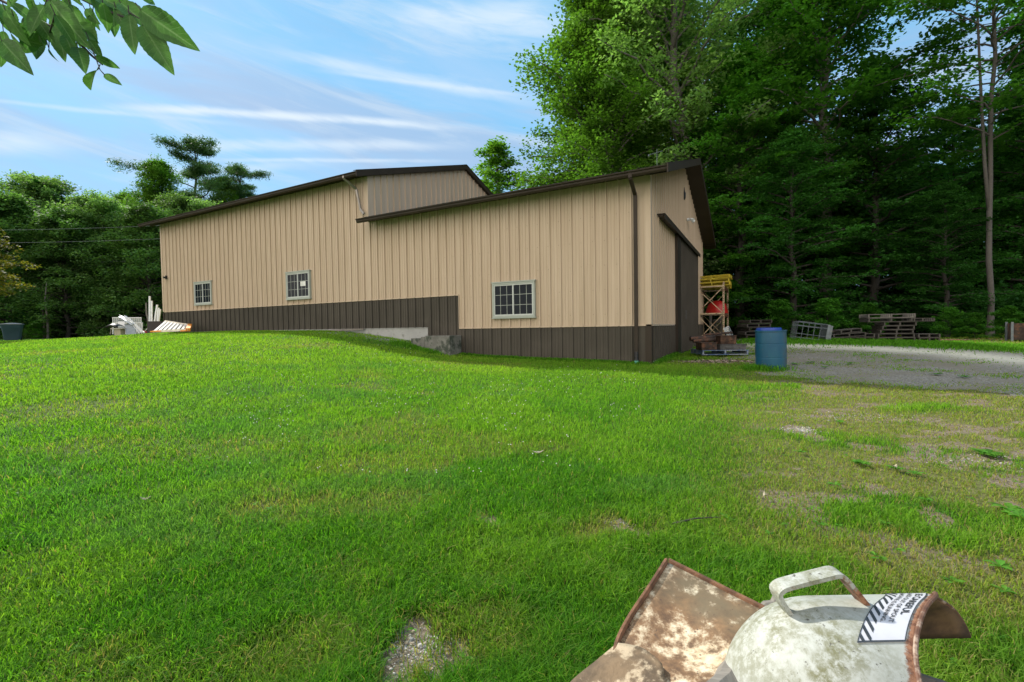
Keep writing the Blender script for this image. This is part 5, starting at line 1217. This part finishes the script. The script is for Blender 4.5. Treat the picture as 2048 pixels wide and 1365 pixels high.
stones('pebbles', 'pebbles and grit showing in the bare patches of the lawn', 'pebbles', [(*gs(848, 1308), .15, .15, 900, .002, .009), (*gs(835, 1300), .08, .08, 40, .006, .016), (*gs(1604, 862), .22, .13, 500, .005, .015), (*gs(965, 1055), .09, .08, 120, .002, .005), (*gs(1960, 925), .5, .2, 300, .004, .012), (*gs(1700, 835), .8, .2, 500, .004, .012), (*gs(1240, 1050), .1, .07, 80, .003, .008), (*gs(1680, 1135), .05, .04, 20, .004, .014)], 3, ST)
stones('crushed_stone', 'grey crushed stone bank along the concrete foundation', 'gravel', [(*(B(s, -.42, 0)[:2]), .5, .28, 330, .012, .04) for s in (9.6, 10.3, 11.0, 11.8, 12.6)], 6, [simple('crushed_grey', (.17, .17, .185), .9, 0, .3, 30), simple('crushed_grey_pale', (.28, .28, .29), .9, 0, .3, 30)])
CH = [simple('chip_brown', (.13, .085, .055), .9, 0, .3, 30), simple('chip_pale', (.36, .28, .20), .9, 0, .3, 30), simple('chip_dark', (.05, .035, .025), .9, 0, .3, 30)]
stones('wood_chips', 'heap of brown and pale bark chips in front of the scrap iron pallet', 'wood chips', [(*gs(1430, 725), .8, .32, 1500, .012, .045)], 12, CH)
stones('leaf_litter', 'reddish dead leaf litter along the wood edge by the pallets', 'leaf litter', [(*gs(px, 681), 1.2, .3, 420, .02, .06) for px in (1690, 1760, 1830, 1900)], 14, [simple('litter_red', (.22, .085, .05), .9, 0, .3, 30), simple('litter_tan', (.30, .19, .12), .9, 0, .3, 30), CH[2]])
DEADL = simple('dead_leaf_tan', (.34, .30, .20), .8)
m = MB()   # fallen bits in the lawn
for i, (px, py, ln, a, lb, mt) in enumerate(((292, 1012, .07, .3, 'small pale dead leaf lying on the left lawn', DEADL), (1530, 1005, .07, 1.2, 'small pale wood chip standing in the grass below the gravel spot', DEADL), (1076, 915, .11, .1, 'small tan clump in the middle of the lawn', ST[1]), (1790, 945, .07, .6, 'pale curled leaf among the weeds', DEADL), (130, 708, .0, 0, '', PAPER))):
    if not ln: continue
    g_ = G(px, py); z = gz(g_[0], g_[1])+.045; dx, dy = math.cos(a)*ln/2, math.sin(a)*ln/2; m = MB(); m.grid([[(g_[0]+dx*u-dy*v*.35, g_[1]+dy*u+dx*v*.35, z+.012*u*u-.01*v*v) for v in (-1*(1-abs(u)**2*.9), 0, 1*(1-abs(u)**2*.9))] for u in (-1, -.5, 0, .5, 1)])
    o = part('dead_leaf', m, mt, None, solid=.002); tag(o, lb, 'leaf')
g_ = G(1345, 1058); g2 = G(1440, 1050); m = MB(); m.tube([(g_[0], g_[1], gz(g_[0], g_[1])+.03), ((g_[0]+g2[0])/2, (g_[1]+g2[1])/2+.01, gz(g_[0], g_[1])+.045), (g2[0], g2[1], gz(g2[0], g2[1])+.04)], [.006, .005, .003], 6); o = part('twig', m, BARKD); tag(o, 'thin dark twig lying in the grass above the rusty tray', 'twig')
# ------------------------------------------------------------------ overhanging beech branch, top left
def beechleaf():
    m = NT('beech_leaves'); g = m.n('NewGeometry')
    u = m.n('Attribute', attribute_name='lu').outputs['Fac']; v = m.n('Attribute', attribute_name='lv').outputs['Fac']
    av = m.math('ABSOLUTE', v, 0); ph = m.math('MULTIPLY', m.math('SUBTRACT', u, m.math('MULTIPLY', av, .16)), 62.0)
    vein = m.ramp(m.math('SINE', ph, 0), .72, 1.0); mid = m.ramp(av, .0, .13, 1., 0.)
    col = m.mix(g.outputs['Random Per Island'], (.05, .15, .022), (.10, .26, .04)); col = m.mix(m.ramp(m.noise(30, 4), .35, .7), col, (.05, .15, .02))
    col = m.mix(m.math('MULTIPLY', vein, .30), col, (.13, .28, .07)); col = m.mix(m.math('MULTIPLY', mid, .6), col, (.20, .34, .12))
    m.set(col, .45, 0, .3); m.bump(m.math('ADD', vein, mid), .35, .002)
    tl = m.n('BsdfTranslucent'); m.link(col, tl.inputs[0]); ms = m.n('MixShader'); ms.inputs[0].default_value = .4
    m.link(m.b.outputs[0], ms.inputs[1]); m.link(tl.outputs[0], ms.inputs[2]); m.link(ms.outputs[0], m.out.inputs[0]); return m.mat
def beech():
    rg = np.random.default_rng(21); root = thing('beech_tree', 'beech tree outside the frame whose leafy twigs hang into the top left corner', 'tree', (-4.6, 1.2, gz(-4.6, 1.2)))
    m = MB(); m.tube([(-4.6, 1.2, gz(-4.6, 1.2)-.2), (-4.6, 1.2, 1.0), (-4.5, 1.25, 2.6), (-4.45, 1.2, 4.4), (-4.5, 1.3, 6.5), (-4.4, 1.2, 9)], [.30, .22, .19, .15, .10, .04], 14); part('trunk', m, BARK, root, smooth=True)
    tw = MB(); Vs = []; La = []
    def leafat(p, d, nrm, L_):
        d = d/np.linalg.norm(d); nrm = nrm-d*(nrm@d); nrm /= np.linalg.norm(nrm); s_ = np.cross(nrm, d); w = L_*.40
        fr = [i/21 for i in range(22)]; ww = [.02+.98*min(1, math.sin(PI*f**.82)**.72)*(1 if f < .6 else 1-.35*((f-.6)/.4)**1.5) if 0 < f < 1 else .01 for f in fr]; base = len(Vs); rows = []
        cv = rg.uniform(.05, .28); 
        for i, f in enumerate(fr):
            c = p+d*L_*f-nrm*L_*cv*f*f; jag = (1.025 if i % 2 else .975); hw = w/2*ww[i]*jag
            rows.append([c-s_*hw+nrm*hw*.35, c-s_*hw*.5+nrm*hw*.10, c, c+s_*hw*.5+nrm*hw*.10, c+s_*hw+nrm*hw*.35])
        Vs.append(rows)
    boughs = [((-2.6, 1.35, 2.9), W(60, -60, 1.75), W(200, 20, 1.62), W(330, 60, 1.55)), ((-2.6, 1.35, 2.9), W(-60, -30, 1.9), W(60, 30, 1.75), W(150, 80, 1.65)), ((-2.6, 1.35, 2.9), W(120, -120, 1.8), W(230, -40, 1.7), W(300, 0, 1.6)), ((-2.6, 1.35, 2.9), W(-120, 20, 2.0), W(-30, 50, 1.9), W(25, 85, 1.8)), (W(60, -60, 1.75), W(120, 40, 1.68), W(170, 100, 1.64), W(205, 130, 1.6))]
    tw.tube([(-4.48, 1.25, 3.2), (-3.6, 1.3, 3.2), (-2.6, 1.35, 2.9)], [.06, .04, .02], 8)
    for bg in boughs:
        bp_ = [np.array(q, float) for q in bg]; pts = smooth3(bp_); tw.tube(pts, list(np.linspace(.009, .0022, len(pts))), 6, cap=False)
        for q in pts[len(pts)//3::2]:
            pass
    # leaves given by base pixel, tip pixel, depth
    spec = [(20, 5, 95, 60, 1.6), (60, -20, 75, 62, 1.62), (100, 0, 160, 85, 1.55), (110, 30, 155, 95, 1.5), (75, 40, 110, 92, 1.58), (140, 10, 175, 70, 1.66), (165, 60, 205, 88, 1.6), (178, 80, 205, 118, 1.6), (155, 95, 168, 138, 1.6), (150, 60, 140, 118, 1.62), (205, 5, 220, 70, 1.55), (232, 20, 248, 58, 1.6), (258, 30, 268, 112, 1.5), (285, 50, 340, 140, 1.5), (280, 20, 385, 90, 1.48), (300, 55, 380, 92, 1.52), (240, 5, 300, 50, 1.55), (215, 40, 190, -20, 1.6), (270, -15, 322, 10, 1.52), (190, 112, 243, 140, 1.58), (196, 140, 162, 165, 1.56), (208, 150, 242, 168, 1.56), (98, 98, 113, 128, 1.62), (3, 82, 48, 134, 1.6), (-10, 95, 6, 125, 1.6), (40, 78, 95, 95, 1.65), (10, 20, 50, 92, 1.6), (0, 0, -8, 60, 1.62), (30, 40, 60, 98, 1.64), (90, 10, 50, 70, 1.56), (120, 50, 118, 115, 1.66), (130, 70, 150, 118, 1.6), (170, 20, 200, 50, 1.7), (50, -30, 10, 20, 1.7), (110, -30, 100, 30, 1.6), (150, -30, 190, 10, 1.6), (190, -10, 250, 15, 1.62), (230, -20, 240, 30, 1.66), (0, 35, 30, 72, 1.7), (160, 35, 172, 72, 1.72), (140, 90, 128, 110, 1.7), (60, 60, 85, 92, 1.72), (185, 30, 176, 78, 1.7), (-20, 20, 25, 45, 1.72), (200, -30, 215, 20, 1.72), (80, -10, 130, 25, 1.75)]
    for bx, by, tx, ty, d in spec:
        dz = rg.uniform(-.05, .08); p = W(bx, by, d); q = W(tx, ty, d+dz); dd = q-p; L_ = np.linalg.norm(dd)*.94
        nrm = np.array([.25+rg.normal()*.38, -.95+rg.normal()*.25, .1+rg.normal()*.4]); leafat(p, dd, nrm, L_)
        # petiole towards the nearest twig
        tw.tube([p+dd*.02, p-dd/L_*.018+np.array([0, 0, .012])], [.0014, .0016], 5, cap=False)
    for _ in range(34):
        bx = rg.uniform(-10, 250); by = rg.uniform(-30, 100-bx*.33); d = rg.uniform(1.66, 1.85); a_ = rg.uniform(-.5, .9); l_ = rg.uniform(38, 62)
        p = W(bx, by, d); q = W(bx+l_*math.sin(a_), by+l_*math.cos(a_), d+rg.uniform(-.05, .05)); leafat(p, q-p, np.array([.2+rg.normal()*.5, -.9, rg.normal()*.5]), np.linalg.norm(q-p)); tw.tube([p, p-(q-p)*.2+np.array([0, 0, .01])], [.0014, .0016], 5, cap=False)
    tw.tube([W(150, 60, 1.62), W(185, 100, 1.58), W(200, 140, 1.56), W(210, 150, 1.56)], [.003, .002, .0015, .001], 5); tw.tube([W(250, 20, 1.55), W(283, 40, 1.5), W(300, 56, 1.5)], [.003, .002, .0015], 5); tw.tube([W(110, 30, 1.5), W(98, 70, 1.6), W(98, 98, 1.62)], [.003, .002, .0012], 5)
    part('branch', tw, BARKD, root, smooth=True)
    m = MB(); lu = []; lv = []
    for rows in Vs:
        m.grid(rows)
        for i in range(len(rows)):
            for j in range(5): lu.append(i/(len(rows)-1)); lv.append((j-2)/2)
    # more foliage of the same tree just outside the frame
    o = part('foliage', m, beechleaf(), root, smooth=True, sharp=80)
    for nm, vv in (('lu', lu), ('lv', lv)): at = o.data.attributes.new(nm, 'FLOAT', 'POINT'); at.data.foreach_set('value', vv)
    me = leafquads(np.random.default_rng(3), np.array([(-4.6+rg.uniform(-1.9, 1.2), .2+rg.uniform(-2.2, 1.6), 6.3+rg.uniform(-1.2, 2.2)) for _ in range(170)]), 60, .6, .35, .12, .07, .8)
    cr = linkmesh('crown', fastmesh('beech_crown', me-np.array(root.location), np.arange(len(me)), np.arange(len(me)//4)*4, [NEARLEAF]), root)
def smooth3(p):
    for _ in range(2):
        q = [p[0]]
        for a, b in zip(p[:-1], p[1:]): q += [a*.75+b*.25, a*.25+b*.75]
        p = q+[p[-1]]
    return p
beech()
bpy.context.view_layer.update()
